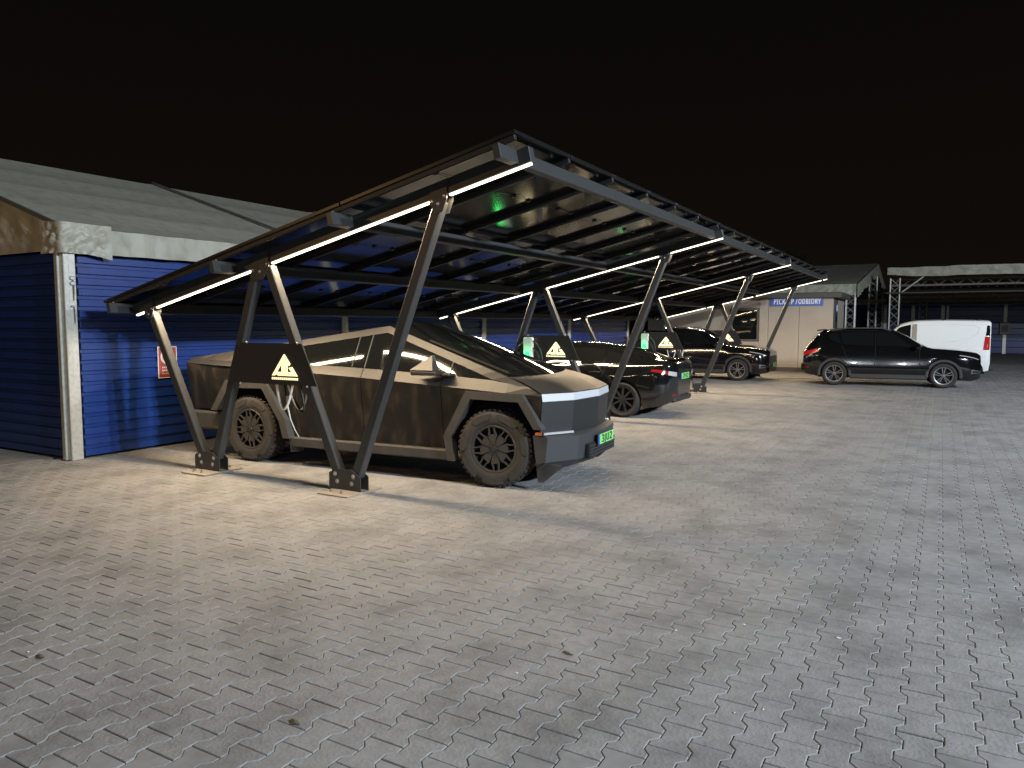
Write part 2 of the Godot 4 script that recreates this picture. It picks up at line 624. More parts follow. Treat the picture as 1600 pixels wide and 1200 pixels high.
# ---------------------------------------------------------------- blue hall on the left
func plank_mesh(length: float) -> ArrayMesh:
	# runs along x, face towards +z: broad face, narrow recess at the top
	var mb := MB.new()
	var prof := [Vector2(0.0, -0.012), Vector2(0.010, 0.020), Vector2(0.094, 0.020), Vector2(0.104, -0.012), Vector2(0.1438, -0.012)]
	var h := length * 0.5
	for k in prof.size() - 1:
		var a: Vector2 = prof[k]; var b: Vector2 = prof[k + 1]
		mb.quad(Vector3(-h, a.x, a.y), Vector3(h, a.x, a.y), Vector3(h, b.x, b.y), Vector3(-h, b.x, b.y))
	mb.quad(Vector3(h, 0, -0.02), Vector3(-h, 0, -0.02), Vector3(-h, 0.1438, -0.02), Vector3(h, 0.1438, -0.02))
	for s in [-1, 1]:
		var pts := [Vector3(h * s, 0, -0.02), Vector3(h * s, 0, -0.012), Vector3(h * s, 0.010, 0.02), Vector3(h * s, 0.094, 0.02), Vector3(h * s, 0.104, -0.012), Vector3(h * s, 0.1438, -0.012), Vector3(h * s, 0.1438, -0.02)]
		for k in range(1, 6):
			mb.tri(pts[0], pts[k], pts[k + 1])
	return mb.mesh()

func build_hall() -> void:
	var hall := thing("storage_hall", "long hall with blue plank walls and a pale cloth roof behind the carport", "hall", Vector3(-10, 0, -5.6))
	var wx := 0.0
	var long := plank_mesh(4.9)
	var bays := [-0.19, -5.29, -10.35, -15.33, -20.3]
	var turn := Basis(Vector3.UP, PI / 2)
	for b in 4:
		var zc: float = (bays[b] + bays[b + 1]) * 0.5
		var sx: float = (absf(bays[b + 1] - bays[b])) / 4.9
		for k in 19:
			put(hall, "wall_plank", long, M.blue_steel, Transform3D(turn.scaled_local(Vector3(sx, 1, 1)), Vector3(wx - 0.03, 0.02 + k * 0.1448, zc)))
	for k in 19:
		put(hall, "gable_plank", long, M.blue_steel, Transform3D(Basis(), Vector3(-2.65, 0.02 + k * 0.1448, -0.03)))
	# thick core behind the planks, so that the hall is closed
	var mb := MB.new()
	mb.box(T(-0.10, 1.4, -10.3), Vector3(0.08, 2.76, 20.3))
	mb.box(T(-5.7, 1.4, -0.12), Vector3(11.3, 2.76, 0.08))
	mb.box(T(-11.35, 1.4, -10.3), Vector3(0.08, 2.76, 20.4))
	mb.box(T(-5.7, 1.4, -20.5), Vector3(11.3, 2.76, 0.08))
	part(hall, "wall_core", mb, M.dark_steel)
	# posts
	for b in 5:
		mb = MB.new()
		var z: float = bays[b]
		if b == 0:
			mb.box(T(-0.035, 1.385, 0.0), Vector3(0.19, 2.77, 0.07), 0.008)
			mb.box(T(0.012, 1.385, -0.075), Vector3(0.09, 2.768, 0.10), 0.008)
			mb.box(T(-0.075, 1.385, 0.045), Vector3(0.075, 2.766, 0.035), 0.006)
			part(hall, "corner_post", mb, M.aluminium)
			for y in [2.35, 2.42, 2.05]:
				mb = MB.new()
				mb.box(T(0.068, y, -0.07), Vector3(0.03, 0.05 if y > 2.1 else 0.02, 0.06), 0.006)
				mb.tube([Vector3(0.075, y, -0.08), Vector3(0.075, y - 0.22, -0.085)], 0.008, 6)
				part(hall, "latch", mb, M.zinc)
		else:
			mb.box(T(-0.005, 1.385, z), Vector3(0.07, 2.768, 0.17), 0.008)
			mb.box(T(0.032, 1.385, z), Vector3(0.02, 2.76, 0.05), 0.004)
			part(hall, "wall_post", mb, M.aluminium)
	# roof cloth: slopes to a ridge, sags between the purlins, lifts over the rafters
	var a := 0.33
	for side in [1, -1]:
		mb = MB.new()
		var rows := []
		for i in 85:
			var z := 0.02 - 20.6 * i / 84.0
			var row := []
			var nb := 1e9
			for bz in bays:
				nb = minf(nb, absf(z - bz))
			for k in 41:
				var s := k / 40.0
				var x := -5.7 * s
				var f := fposmod(s * 4.0, 1.0)
				var sag := 0.045 * sin(f * PI) * (1.0 - exp(-nb * 0.9))
				var lift := 0.05 * exp(-pow(nb / 0.10, 2.0))
				var xx := x if side == 1 else -11.4 - x
				row.append(Vector3(xx + (0.06 if k == 0 and side == 1 else 0.0), 3.09 + a * 5.7 * s - sag + lift, z))
			rows.append(row)
		mb.grid(rows, side == -1)
		part(hall, "roof_cloth", mb, M.hall_cloth, 60)
	for bz: float in [bays[1], bays[2], bays[3]]:
		mb = MB.new()
		var tp := []
		for k in 21:
			var s := k / 20.0
			tp.append(Vector3(-5.7 * s, 3.09 + a * 5.7 * s + 0.055, bz))
		for k in 20:
			bar(mb, tp[k], tp[k + 1], 0.03, 0.07)
		part(hall, "roof_strap", mb, M.cabin_trim)
	# valance along the eave: hanging, slightly rippled
	var nz := FastNoiseLite.new()
	nz.seed = 9
	nz.frequency = 0.8
	for b in 4:
		mb = MB.new()
		var rows := []
		var z0: float = bays[b] - (0.40 if b == 0 else 0.006)
		var z1: float = bays[b + 1] + 0.006
		for i in 61:
			var z := lerpf(z0, z1, i / 60.0)
			var row := []
			for k in 9:
				var y := 3.10 - 0.335 * k / 8.0
				row.append(Vector3(0.075 + nz.get_noise_2d(z * 3.0, y * 1.5) * 0.025 + (0.012 if k == 8 else 0.0), y + nz.get_noise_2d(z, 7.0) * 0.02, z))
			rows.append(row)
		mb.grid(rows, true)
		part(hall, "eave_valance", mb, M.hall_cloth, 70)
	# crumpled corner flap
	mb = MB.new()
	var rows := []
	for i in 49:
		var s := i / 48.0 * 1.05
		var row := []
		for k in 21:
			var t := k / 20.0
			var wr := nz.get_noise_2d(s * 5.0 + t * 2.2, t * 1.3 - s * 1.5) * 0.07 + nz.get_noise_2d(s * 9.0 - t * 3.0, t * 2.0 + 3.0) * 0.015
			wr *= smoothstep(0.0, 0.2, s) * smoothstep(1.05, 0.9, s) * (0.35 + 0.65 * smoothstep(0.0, 0.3, t))
			var y := 3.14 - 0.40 * t - (0.06 * maxf(0.0, s - 0.75) * 3.0 * t)
			var p: Vector3
			if s < 0.36:
				p = Vector3(-0.36 + s, y + 0.10 * (0.36 - s) * (1.0 - t), 0.085 + wr)
			else:
				var r := s - 0.36
				p = Vector3(0.075 + minf(r, 0.04) + wr, y, 0.085 - r)
			row.append(p)
		rows.append(row)
	mb.grid(rows, true)
	part(hall, "corner_flap", mb, M.hall_cloth, 60)
	# gable cloth above the planks, with folds and a hem band
	mb = MB.new()
	rows = []
	for i in 121:
		var x := -0.30 - 11.0 * i / 120.0
		var row := []
		var topy := 3.07 + a * (-x if x > -5.7 else 11.4 + x)
		for k in 17:
			var t := k / 16.0
			var y := lerpf(2.78, topy, t)
			var fold := nz.get_noise_2d(x * 5.0 + t * 1.6, t * 1.2) * 0.05 * sin(t * PI) if t > 0.0 else 0.0
			row.append(Vector3(x, y, 0.03 + fold + (0.012 if y < 2.98 else 0.0)))
		rows.append(row)
	mb.grid(rows, true)
	part(hall, "gable_cloth", mb, M.hall_cloth, 60)
	mb = MB.new()
	bar(mb, Vector3(0.02, 3.10, 0.05), Vector3(-5.7, 3.10 + a * 5.72, 0.05), 0.05, 0.05)
	part(hall, "verge_trim", mb, M.cabin_trim)
	# red notice on the planks
	var s := thing("wall_sign", "small red notice with a car in a white ring, fixed on the blue planks", "sign", Vector3(-9.994, 1.09, -7.06), PI / 2)
	mb = MB.new()
	mb.box(T(0, 0.16, 0), Vector3(0.32, 0.47, 0.006), 0.002)
	part(s, "white_border", mb, M.sign_white)
	mb = MB.new()
	mb.box(T(0, 0.16, 0.003), Vector3(0.29, 0.44, 0.006))
	part(s, "red_field", mb, M.sign_red)
	mb = MB.new()
	mb.lathe([Vector2(0.118, 0.0), Vector2(0.118, 0.009), Vector2(0.088, 0.009), Vector2(0.088, 0.0)], 28, T(0, 0.245, 0))
	part(s, "ring", mb, M.sign_white)
	mb = MB.new()
	mb.lathe([Vector2(0.0, 0.0085), Vector2(0.072, 0.0085), Vector2(0.072, 0.0)], 24, T(0, 0.245, 0))
	part(s, "disc", mb, M.sign_white)
	mb = MB.new()
	mb.prism([Vector2(-0.055, 0.215), Vector2(0.055, 0.215), Vector2(0.055, 0.25), Vector2(0.036, 0.255), Vector2(0.024, 0.285), Vector2(-0.024, 0.285), Vector2(-0.036, 0.255), Vector2(-0.055, 0.25)], 0.008, 0.0105)
	part(s, "car_symbol", mb, M.sign_ink)
	mb = MB.new()
	for r in 3:
		for k in 7:
			mb.box(T(-0.085 + k * 0.028, 0.085 - r * 0.045, 0.007), Vector3(0.018, 0.022, 0.002))
	part(s, "small_print", mb, M.sign_white)

# ---------------------------------------------------------------- far buildings
func text(parent: Node, called: String, s: String, size: float, m: Material, xf: Transform3D, depth := 0.006, width := 0.0) -> MeshInstance3D:
	var tm := TextMesh.new()
	var f := SystemFont.new()
	f.font_names = PackedStringArray(["Droid Sans"])
	f.font_weight = 700
	tm.font = f
	tm.text = s
	tm.font_size = 64
	tm.pixel_size = size / 64.0
	tm.depth = depth
	var o := put(parent, called, tm, m, xf)
	if width > 0.0:
		o.scale.x = width / tm.get_aabb().size.x
	return o

func build_cabin() -> void:
	var c := thing("office_cabin", "beige panel cabin with a dark window and a blue pick-up sign", "cabin", Vector3(-3.5, 0, -30.05))
	var xs := [0.0, -1.2, -2.33, -5.75, -6.6]
	var edges := [[0.0, -1.2], [-1.2, -2.33], [-2.33, -2.67], [-3.77, -4.6], [-4.6, -5.75], [-5.75, -6.5]]
	var mb: MB
	for e in edges:
		mb = MB.new()
		mb.box(T((e[0] + e[1]) * 0.5, 1.47, -0.04), Vector3(absf(e[1] - e[0]) - 0.012, 2.62, 0.06), 0.004)
		part(c, "wall_panel", mb, M.cabin_panel)
	for y in [[0.16, 1.14], [2.44, 2.78]]:
		mb = MB.new()
		mb.box(T(-3.22, (y[0] + y[1]) * 0.5, -0.04), Vector3(1.09, y[1] - y[0], 0.06), 0.004)
		part(c, "wall_panel", mb, M.cabin_panel)
	mb = MB.new()
	mb.box(T(-3.25, 1.45, -1.6), Vector3(6.5, 2.7, 2.95))
	part(c, "cabin_box", mb, M.cabin_trim)
	for k in 3:
		mb = MB.new()
		mb.box(T(0.0, 1.47, -0.62 - k * 1.0), Vector3(0.06, 2.62, 0.97 if k else 0.99), 0.004)
		part(c, "side_panel", mb, M.cabin_trim if k == 0 else M.cabin_panel)
	mb = MB.new()
	mb.box(T(-3.24, 0.08, -0.03), Vector3(6.56, 0.16, 0.08))
	part(c, "base_rail", mb, M.cabin_trim)
	mb = MB.new()
	mb.box(T(-3.15, 2.895, -1.5), Vector3(6.85, 0.21, 3.35), 0.02)
	part(c, "roof_fascia", mb, M.cabin_trim)
	var w := frame(c, "window", T(-3.22, 1.79, 0.0))
	mb = MB.new()
	for q in [[-0.51, 0, 0.08, 1.28], [0.51, 0, 0.08, 1.28]]:
		mb.box(T(q[0], q[1], 0), Vector3(q[2], q[3], 0.07), 0.005)
	for y in [-0.605, 0.605]:
		mb.box(T(0, y, 0.001), Vector3(0.94, 0.08, 0.07), 0.005)
	part(w, "window_frame", mb, M.cabin_trim)
	mb = MB.new()
	mb.box(T(0, 0, -0.01), Vector3(0.96, 1.14, 0.012))
	part(w, "pane", mb, M.dark_glass)
	# side door glass with a small blue notice
	mb = MB.new()
	mb.box(T(0.036, 1.35, -0.62), Vector3(0.012, 2.1, 0.55))
	part(c, "side_pane", mb, M.dark_glass)
	mb = MB.new()
	mb.box(T(0.048, 2.42, -0.62), Vector3(0.008, 0.34, 0.46))
	part(c, "side_notice", mb, M.sign_blue)
	mb = MB.new()
	mb.box(T(0.053, 2.42, -0.62), Vector3(0.004, 0.22, 0.30))
	part(c, "side_notice_print", mb, M.letter_white)
	# sign
	var sg := thing("cabin_sign", "blue sign with white pick-up lettering high on the beige cabin", "sign", Vector3(-4.81, 2.505, -30.03))
	mb = MB.new()
	mb.box(T(0, 0.165, 0.0), Vector3(1.90, 0.33, 0.02), 0.003)
	part(sg, "sign_board", mb, M.sign_blue)
	text(sg, "lettering", "PICK-UP /", 0.285, M.letter_white, T(-0.395, 0.165, 0.012), 0.006, 0.86)
	text(sg, "lettering", "ODBIORY", 0.275, M.letter_white, T(0.465, 0.165, 0.012), 0.006, 0.80)

func truss_tower(parent: Node, at: Vector3, h: float, w := 0.30, lean := 0.0) -> void:
	var tw := frame(parent, "truss_tower", Transform3D(Basis(), at))
	var c := []
	for q in [[-1, -1], [1, -1], [1, 1], [-1, 1]]:
		var mb := MB.new()
		var p := Vector3(q[0] * w * 0.5, 0, q[1] * w * 0.5)
		mb.tube([p, p + Vector3(0, h, 0)], 0.035, 8)
		part(tw, "chord", mb, M.aluminium, 50)
		c.append(p)
	var mb2 := MB.new()
	var n := int(h / (w * 0.9))
	for k in n:
		var y0 := h * k / n; var y1 := h * (k + 1) / n
		for s in 4:
			var a: Vector3 = c[s]; var b: Vector3 = c[(s + 1) % 4]
			if (k + s) % 2: mb2.tube([a + Vector3(0, y0, 0), b + Vector3(0, y1, 0)], 0.014, 5)
			else: mb2.tube([b + Vector3(0, y0, 0), a + Vector3(0, y1, 0)], 0.014, 5)
	part(tw, "lacing", mb2, M.aluminium)

func build_tent() -> void:
	var t := thing("cloth_hall", "grey-green cloth hall on lattice towers rising behind the beige cabin", "hall", Vector3(-3.4, 0, -36.5))
	# ridge along x at z = -12, eaves at 0 and -23
	var nz := FastNoiseLite.new()
	nz.seed = 4
	nz.frequency = 0.5
	var mb: MB
	for s in [[0.0, 3.60, -12.0, 5.32], [-23.0, 3.60, -12.0, 5.32]]:
		mb = MB.new()
		var rows := []
		for i in 49:
			var x := 0.05 - 16.0 * i / 48.0
			var row := []
			for k in 25:
				var u := k / 24.0
				var y := lerpf(s[1], s[3], u) - 0.12 * sin(u * PI) * absf(sin(x * PI / 5.0)) + nz.get_noise_2d(x * 2.0, u * 9.0) * 0.04
				row.append(Vector3(x, y, lerpf(s[0], s[2], u)))
			rows.append(row)
		mb.grid(rows, s[0] == 0.0)
		part(t, "roof_cloth", mb, M.hall_cloth, 60)
	# near valance with heavy folds
	mb = MB.new()
	var rows := []
	for i in 161:
		var x := 0.06 - 15.8 * i / 160.0
		var row := []
		for k in 13:
			var u := k / 12.0
			row.append(Vector3(x, 3.60 - 0.52 * u + nz.get_noise_2d(x * 1.4, 3.0) * 0.07 * u, 0.03 + u * 0.05 + nz.get_noise_2d(x * 5.0 + u * 2.0, u * 2.0) * 0.13 * u))
		rows.append(row)
	mb.grid(rows)
	part(t, "eave_valance", mb, M.hall_cloth, 60)
	# gable valances, rising to the peak and falling beyond
	for g in [[0.04, 3.58, -12.0, 5.30], [-12.0, 5.30, -23.0, 3.62]]:
		mb = MB.new()
		rows = []
		for i in 101:
			var u := i / 100.0
			var row := []
			var z := lerpf(g[0], g[2], u)
			for k in 9:
				var v := k / 8.0
				row.append(Vector3(0.10 + nz.get_noise_2d(z * 3.0, v * 2.0) * 0.12 * v, lerpf(g[1], g[3], u) - 0.62 * v + nz.get_noise_2d(z * 2.0, 9.0) * 0.08 * v, z))
			rows.append(row)
		mb.grid(rows)
		part(t, "gable_valance", mb, M.hall_cloth, 60)
	truss_tower(t, Vector3(-0.18, 0, -0.25), 3.3, 0.36)
	truss_tower(t, Vector3(-0.15, 0, -12.0), 5.1, 0.40)
	truss_tower(t, Vector3(-0.15, 0, -17.5), 4.3, 0.40)
	truss_tower(t, Vector3(-0.15, 0, -22.7), 3.4, 0.40)
	# dark back wall with blue planks below
	mb = MB.new()
	mb.box(T(-6.0, 1.7, -23.6), Vector3(22.0, 3.4, 0.1))
	part(t, "back_wall", mb, M.blue_steel)
	mb = MB.new()
	mb.box(T(-6.0, 3.3, -23.5), Vector3(22.0, 0.16, 0.12))
	part(t, "back_rail", mb, M.aluminium)
	mb = MB.new()
	mb.box(T(-16.1, 1.9, -12), Vector3(0.1, 3.8, 23.0))
	part(t, "end_wall", mb, M.blue_steel)

func build_open_hall() -> void:
	var h := thing("open_hall", "dark open-fronted hall with a cloth fascia and blue wall at the back of the lot", "hall", Vector3(0, 0, -42))
	var nz := FastNoiseLite.new()
	nz.seed = 14
	nz.frequency = 0.4
	var mb := MB.new()
	var rows := []
	for i in 121:
		var x := -2.45 + 22.0 * i / 120.0
		var row := []
		for k in 9:
			var u := k / 8.0
			row.append(Vector3(x, 4.62 - (0.36 + 0.10 * smoothstep(-2.5, -0.5, x)) * u + nz.get_noise_2d(x * 1.2, 2.0) * 0.05, 0.02 + nz.get_noise_2d(x * 3.0, u * 2.0) * 0.08))
		rows.append(row)
	mb.grid(rows, true)
	part(h, "front_fascia", mb, M.hall_cloth, 60)
	mb = MB.new()
	mb.box(Transform3D(Basis(Vector3.RIGHT, 0.085), Vector3(8.6, 3.98, -7.2)), Vector3(22.2, 0.06, 14.6))
	part(h, "roof_deck", mb, M.dark_steel)
	for k in 6:
		mb = MB.new()
		var z := -1.6 - k * 2.3
		var y := 4.25 - 0.085 * (-z)
		mb.tube([Vector3(-2.3, y, z), Vector3(19, y, z)], 0.05, 6)
		mb.tube([Vector3(-2.3, y - 0.32, z), Vector3(19, y - 0.32, z)], 0.05, 6)
		for q in 26:
			var x := -2.2 + q * 0.8
			mb.tube([Vector3(x, y, z), Vector3(x + 0.4, y - 0.32, z)], 0.018, 5)
			mb.tube([Vector3(x + 0.4, y - 0.32, z), Vector3(x + 0.8, y, z)], 0.018, 5)
		part(h, "roof_truss", mb, M.plate_steel)
	for q in [[-2.35, 0.0], [-1.3, -11.7]]:
		truss_tower(h, Vector3(q[0] + 0.25, 0, q[1] - 0.3), 4.1 if q[1] == 0.0 else 3.2, 0.42)
	mb = MB.new()
	mb.tube([Vector3(-1.85, 3.35, -0.2), Vector3(-0.75, 4.25, -0.2)], 0.05, 8)
	part(h, "knee_brace", mb, M.aluminium, 50)
	# plank wall at the back, with posts
	var posts := [-3.2, -1.6, 0.05, 3.35, 8.5, 13.5, 18.5]
	for k in posts.size() - 1:
		var a: float = posts[k]; var b: float = posts[k + 1]
		for r in 8:
			mb = MB.new()
			mb.box(T((a + b) * 0.5, 0.22 + r * 0.38, -12.4), Vector3(b - a, 0.365, 0.05), 0.01)
			part(h, "wall_plank", mb, M.blue_steel)
	for x in posts:
		mb = MB.new()
		mb.box(T(x, 1.55, -12.33), Vector3(0.2, 3.1, 0.12), 0.01)
		if x == 0.05:
			mb.box(T(x + 0.26, 1.55, -12.33), Vector3(0.14, 3.1, 0.12), 0.01)
		part(h, "wall_post", mb, M.aluminium)
	mb = MB.new()
	mb.box(T(8, 1.55, -12.6), Vector3(23, 3.2, 0.1))
	part(h, "wall_core", mb, M.dark_steel)
	mb = MB.new()
	mb.box(T(8, 3.2, -12.3), Vector3(22, 0.12, 0.1))
	part(h, "wall_rail", mb, M.plate_steel)
	var box := thing("control_box", "small pale control box on a post of the far blue wall", "control box", Vector3(3.35, 1.15, -54.24))
	mb = MB.new()
	mb.box(T(0, 0.4, 0), Vector3(0.55, 0.75, 0.18), 0.02)
	part(box, "cabinet", mb, M.plate_steel)
	mb = MB.new()
	mb.box(T(0, 0.4, 0.094), Vector3(0.36, 0.4, 0.01))
	part(box, "door", mb, M.cabin_trim)

# ---------------------------------------------------------------- carport
func roof_y(x: float) -> float:
	return Y0 + SLOPE * x

func bolt_mesh(r := 0.016) -> ArrayMesh:
	var mb := MB.new()
	mb.lathe([Vector2(r * 1.7, 0.0), Vector2(r * 1.7, 0.003), Vector2(r, 0.004), Vector2(r * 0.95, 0.012), Vector2(r * 0.55, 0.017), Vector2(0.0, 0.018)], 10)
	return mb.mesh(40)

func build_carport() -> void:
	var cp := thing("solar_carport", "black solar carport on four W-shaped steel frames lit by white light strips", "carport", Vector3(-6.4, 0, -16))
	var O := cp.position
	var up := Vector3(-SLOPE, 1, 0).normalized()
	var xdir := Vector3(1, SLOPE, 0).normalized()
	var bolt := bolt_mesh()
	var small_bolt := bolt_mesh(0.011)
	var segs := [[-9.19, -8.955], [-8.769, -6.94], [-6.652, -4.397], [-4.188, -3.291]]
	var fi := 0
	for fz: float in FRAME_Z:
		var off := Vector3(0, 0, fz) - O
		var at := func(x: float, y: float, z := 0.0) -> Vector3: return Vector3(x, y, z) + off
		# rafter
		var mb := MB.new()
		var a: Vector3 = at.call(-9.21, roof_y(-9.21) + 0.085)
		var b: Vector3 = at.call(-3.285, roof_y(-3.285) + 0.085)
		bar(mb, a, b, 0.145, 0.09, up, 0.006)
		part(cp, "rafter", mb, M.anthracite)
		# four legs
		for lg in [[-7.93, 0.17, -8.862, 1.96], [-7.70, 0.17, -6.90, 2.43], [-5.685, 0.17, -6.69, 2.46], [-5.43, 0.17, -4.29, 3.02]]:
			mb = MB.new()
			var p: Vector3 = at.call(lg[0], lg[1])
			var q: Vector3 = at.call(lg[2], lg[3])
			bar(mb, p, q, 0.115, 0.10, Vector3(0, 0, 1).cross((q - p).normalized()), 0.010)
			part(cp, "leg", mb, M.anthracite)
		# foot brackets with base plates and bolts
		for fx: float in [-7.815, -5.56]:
			var br := frame(cp, "foot_bracket", Transform3D(Basis(), at.call(fx, 0.0)))
			for z: float in [0.062, -0.062]:
				mb = MB.new()
				mb.prism([Vector2(-0.225, 0.016), Vector2(0.225, 0.016), Vector2(0.225, 0.165), Vector2(0.105, 0.245), Vector2(-0.065, 0.245), Vector2(-0.20, 0.205), Vector2(-0.225, 0.19)], z - 0.005, z + 0.005)
				part(br, "side_plate", mb, M.anthracite)
			mb = MB.new()
			mb.box(T(0.045, 0.009, 0.03), Vector3(0.43, 0.016, 0.56), 0.003)
			part(br, "base_plate", mb, M.plate_steel)
			for q in [[-0.135, 0.185], [-0.105, 0.105], [0.125, 0.175], [0.10, 0.095]]:
				put(br, "bolt", bolt, M.zinc, T(q[0], q[1], 0.067))
			for q in [[-0.06, 0.21], [0.08, 0.21], [-0.06, -0.19], [0.10, -0.19]]:
				mb = MB.new()
				mb.tube([Vector3(q[0], 0.016, q[1]), Vector3(q[0], 0.034, q[1])], 0.017, 6)
				mb.tube([Vector3(q[0], 0.034, q[1]), Vector3(q[0], 0.052, q[1])], 0.009, 6)
				part(br, "anchor_bolt", mb, M.zinc)
		# gusset plates at the three heads
		for g in [[-8.955, -8.775, 0.17], [-6.94, -6.655, 0.20], [-4.395, -4.19, 0.20]]:
			var xm: float = (g[0] + g[1]) * 0.5
			for z: float in [0.056, -0.056]:
				mb = MB.new()
				mb.prism([Vector2(g[0], roof_y(g[0]) + 0.15), Vector2(g[0], roof_y(g[0]) - 0.03), Vector2(xm - 0.04, roof_y(xm) - g[2] + 0.05), Vector2(xm + 0.05, roof_y(xm) - g[2] + 0.06), Vector2(g[1], roof_y(g[1]) - 0.04), Vector2(g[1], roof_y(g[1]) + 0.15)], z - 0.005, z + 0.005, Transform3D(Basis(), off))
				var gp := part(cp, "gusset_plate", mb, M.anthracite)
				if z > 0:
					for q in [[g[0] + 0.03, -0.015], [g[1] - 0.03, -0.005], [xm, -0.06]]:
						put(gp, "bolt", small_bolt, M.zinc, Transform3D(Basis(), Vector3(q[0], roof_y(q[0]) + q[1], z + 0.005) + off))
		# light strips under the rafter; each is a lamp with a light of its size before it
		for k in 4:
			var s: Array = segs[k]
			var pieces := [[s[0], s[1]]]
			if fi == 3 and k == 3: pieces = [[-4.188, -3.46], [-3.40, -3.29]]
			if fi == 3 and k == 2: pieces = [[-6.652, -5.62], [-5.52, -4.397]]
			if fi == 3 and k == 1: pieces = [[-8.769, -7.25], [-7.17, -6.94]]
			for pc in pieces:
				var p0: Vector3 = at.call(pc[0], roof_y(pc[0])) + up * 0.004
				var p1: Vector3 = at.call(pc[1], roof_y(pc[1])) + up * 0.004
				mb = MB.new()
				bar(mb, p0, p1, 0.020, 0.036, up)
				var st := part(cp, "light_strip", mb, M.led)
				var l := AreaLight3D.new()
				l.name = "strip_light"
				var len_ := p0.distance_to(p1)
				l.area_size = Vector2(len_, 0.034)
				l.area_normalize_energy = true
				l.light_energy = 5.2 * len_
				l.light_color = Color(1.0, 0.88, 0.71)
				l.area_range = 60.0
				l.area_attenuation = 2.0
				l.shadow_enabled = true
				# the light shines along local -z, which points down from the strip
				l.transform = Transform3D(Basis(xdir, Vector3(0, 0, -1).normalized(), xdir.cross(Vector3(0, 0, -1))), (p0 + p1) * 0.5 - up * 0.0145)
				st.add_child(l)
		# sign panel between the two middle legs, with a lit emblem
		var pn := frame(cp, "sign_panel", Transform3D(Basis(), at.call(-6.6, 1.13, 0.066)))
		mb = MB.new()
		mb.prism([Vector2(-0.70, 0.0), Vector2(0.67, 0.0), Vector2(0.445, 0.47), Vector2(-0.54, 0.47)], -0.008, 0.008)
		part(pn, "panel_sheet", mb, M.sign_black)
		for q in [[-0.43, 0.475], [0.385, 0.475], [0.52, -0.008], [-0.56, -0.008]]:
			put(pn, "bolt", small_bolt, M.zinc, T(q[0], q[1], 0.006))
		emblem(pn, Vector3(0.18, 0.115, 0.010))
		fi += 1
	# purlins along the row
	for x: float in [-3.45, -5.43, -7.25, -9.25]:
		var mb := MB.new()
		bar(mb, Vector3(x, roof_y(x) + 0.10, -5.72) - O, Vector3(x, roof_y(x) + 0.10, -26.60) - O, 0.135, 0.075, up, 0.006)
		var pu := part(cp, "purlin", mb, M.anthracite)
		# sleeve joints
		for z: float in [-8.4, -10.6, -15.3, -17.5, -22.0, -24.1]:
			mb = MB.new()
			mb.box(Transform3D(Basis(xdir, up, Vector3(0, 0, 1)), Vector3(x, roof_y(x) + 0.10, z) - O), Vector3(0.079, 0.139, 0.02))
			part(pu, "sleeve_joint", mb, M.anthracite)
	# rails up the slope and the modules on them
	var x_lo := -9.43
	var pitch := 1.1555
	var slen := (-3.25 - x_lo) / cos(atan(SLOPE))
	var rail_mb := MB.new()
	rail_mb.box(Transform3D(), Vector3(slen - 0.06, 0.048, 0.042), 0.004)
	var rail_mesh := rail_mb.mesh()
	var base := Basis(xdir, up, Vector3(0, 0, 1))
	var mid_x := (x_lo - 3.25) * 0.5
	for k in 19:
		var z := -5.79 - k * pitch + (0.05 if k == 18 else (-0.05 if k == 0 else 0.0))
		var rl := put(cp, "rail", rail_mesh, M.rail_black, Transform3D(base, Vector3(mid_x, roof_y(mid_x), z) + up * 0.195 - O))
		for x: float in [-3.45, -5.43, -7.25, -9.25]:
			put(rl, "clamp_bolt", small_bolt, M.zinc, Transform3D(Basis(Vector3.UP, 0.0), Vector3((x - mid_x) / cos(atan(SLOPE)), -0.018, 0.022)))
	var ml := slen / 3.0
	var module := MB.new()
	module.box(Transform3D(), Vector3(ml - 0.03, 0.006, pitch - 0.05))
	var sheet := module.mesh()
	var fm := MB.new()
	var hl := ml * 0.5 - 0.008; var hz := pitch * 0.5 - 0.010
	for s in [-1, 1]:
		fm.box(T(0, -0.006, s * (hz - 0.015)), Vector3(hl * 2, 0.034, 0.030), 0.002)
		fm.box(T(s * (hl - 0.012), -0.006, 0), Vector3(0.024, 0.0335, hz * 2 - 0.062), 0.002)
	var fmesh := fm.mesh()
	var jb := MB.new()
	for k in [-1, 0, 1]:
		jb.box(T(0.0, -0.012, k * 0.36), Vector3(0.055, 0.018, 0.05), 0.004)
	jb.tube([Vector3(0, -0.012, -0.36), Vector3(0.03, -0.02, -0.1), Vector3(0.0, -0.012, 0.36)], 0.003, 4)
	var jmesh := jb.mesh()
	for k in 18:
		for r in 3:
			var s := -slen * 0.5 + ml * (r + 0.5)
			var c := Vector3(mid_x, roof_y(mid_x), -5.79 - (k + 0.5) * pitch) + up * 0.240 + xdir * s - O
			var md := frame(cp, "solar_panel", Transform3D(base, c))
			put(md, "module_glass", sheet, M.backsheet)
			put(md, "module_frame", fmesh, M.module_frame)
			put(md, "junction_boxes", jmesh, M.rail_black, T(0.02, 0.0, 0.0))

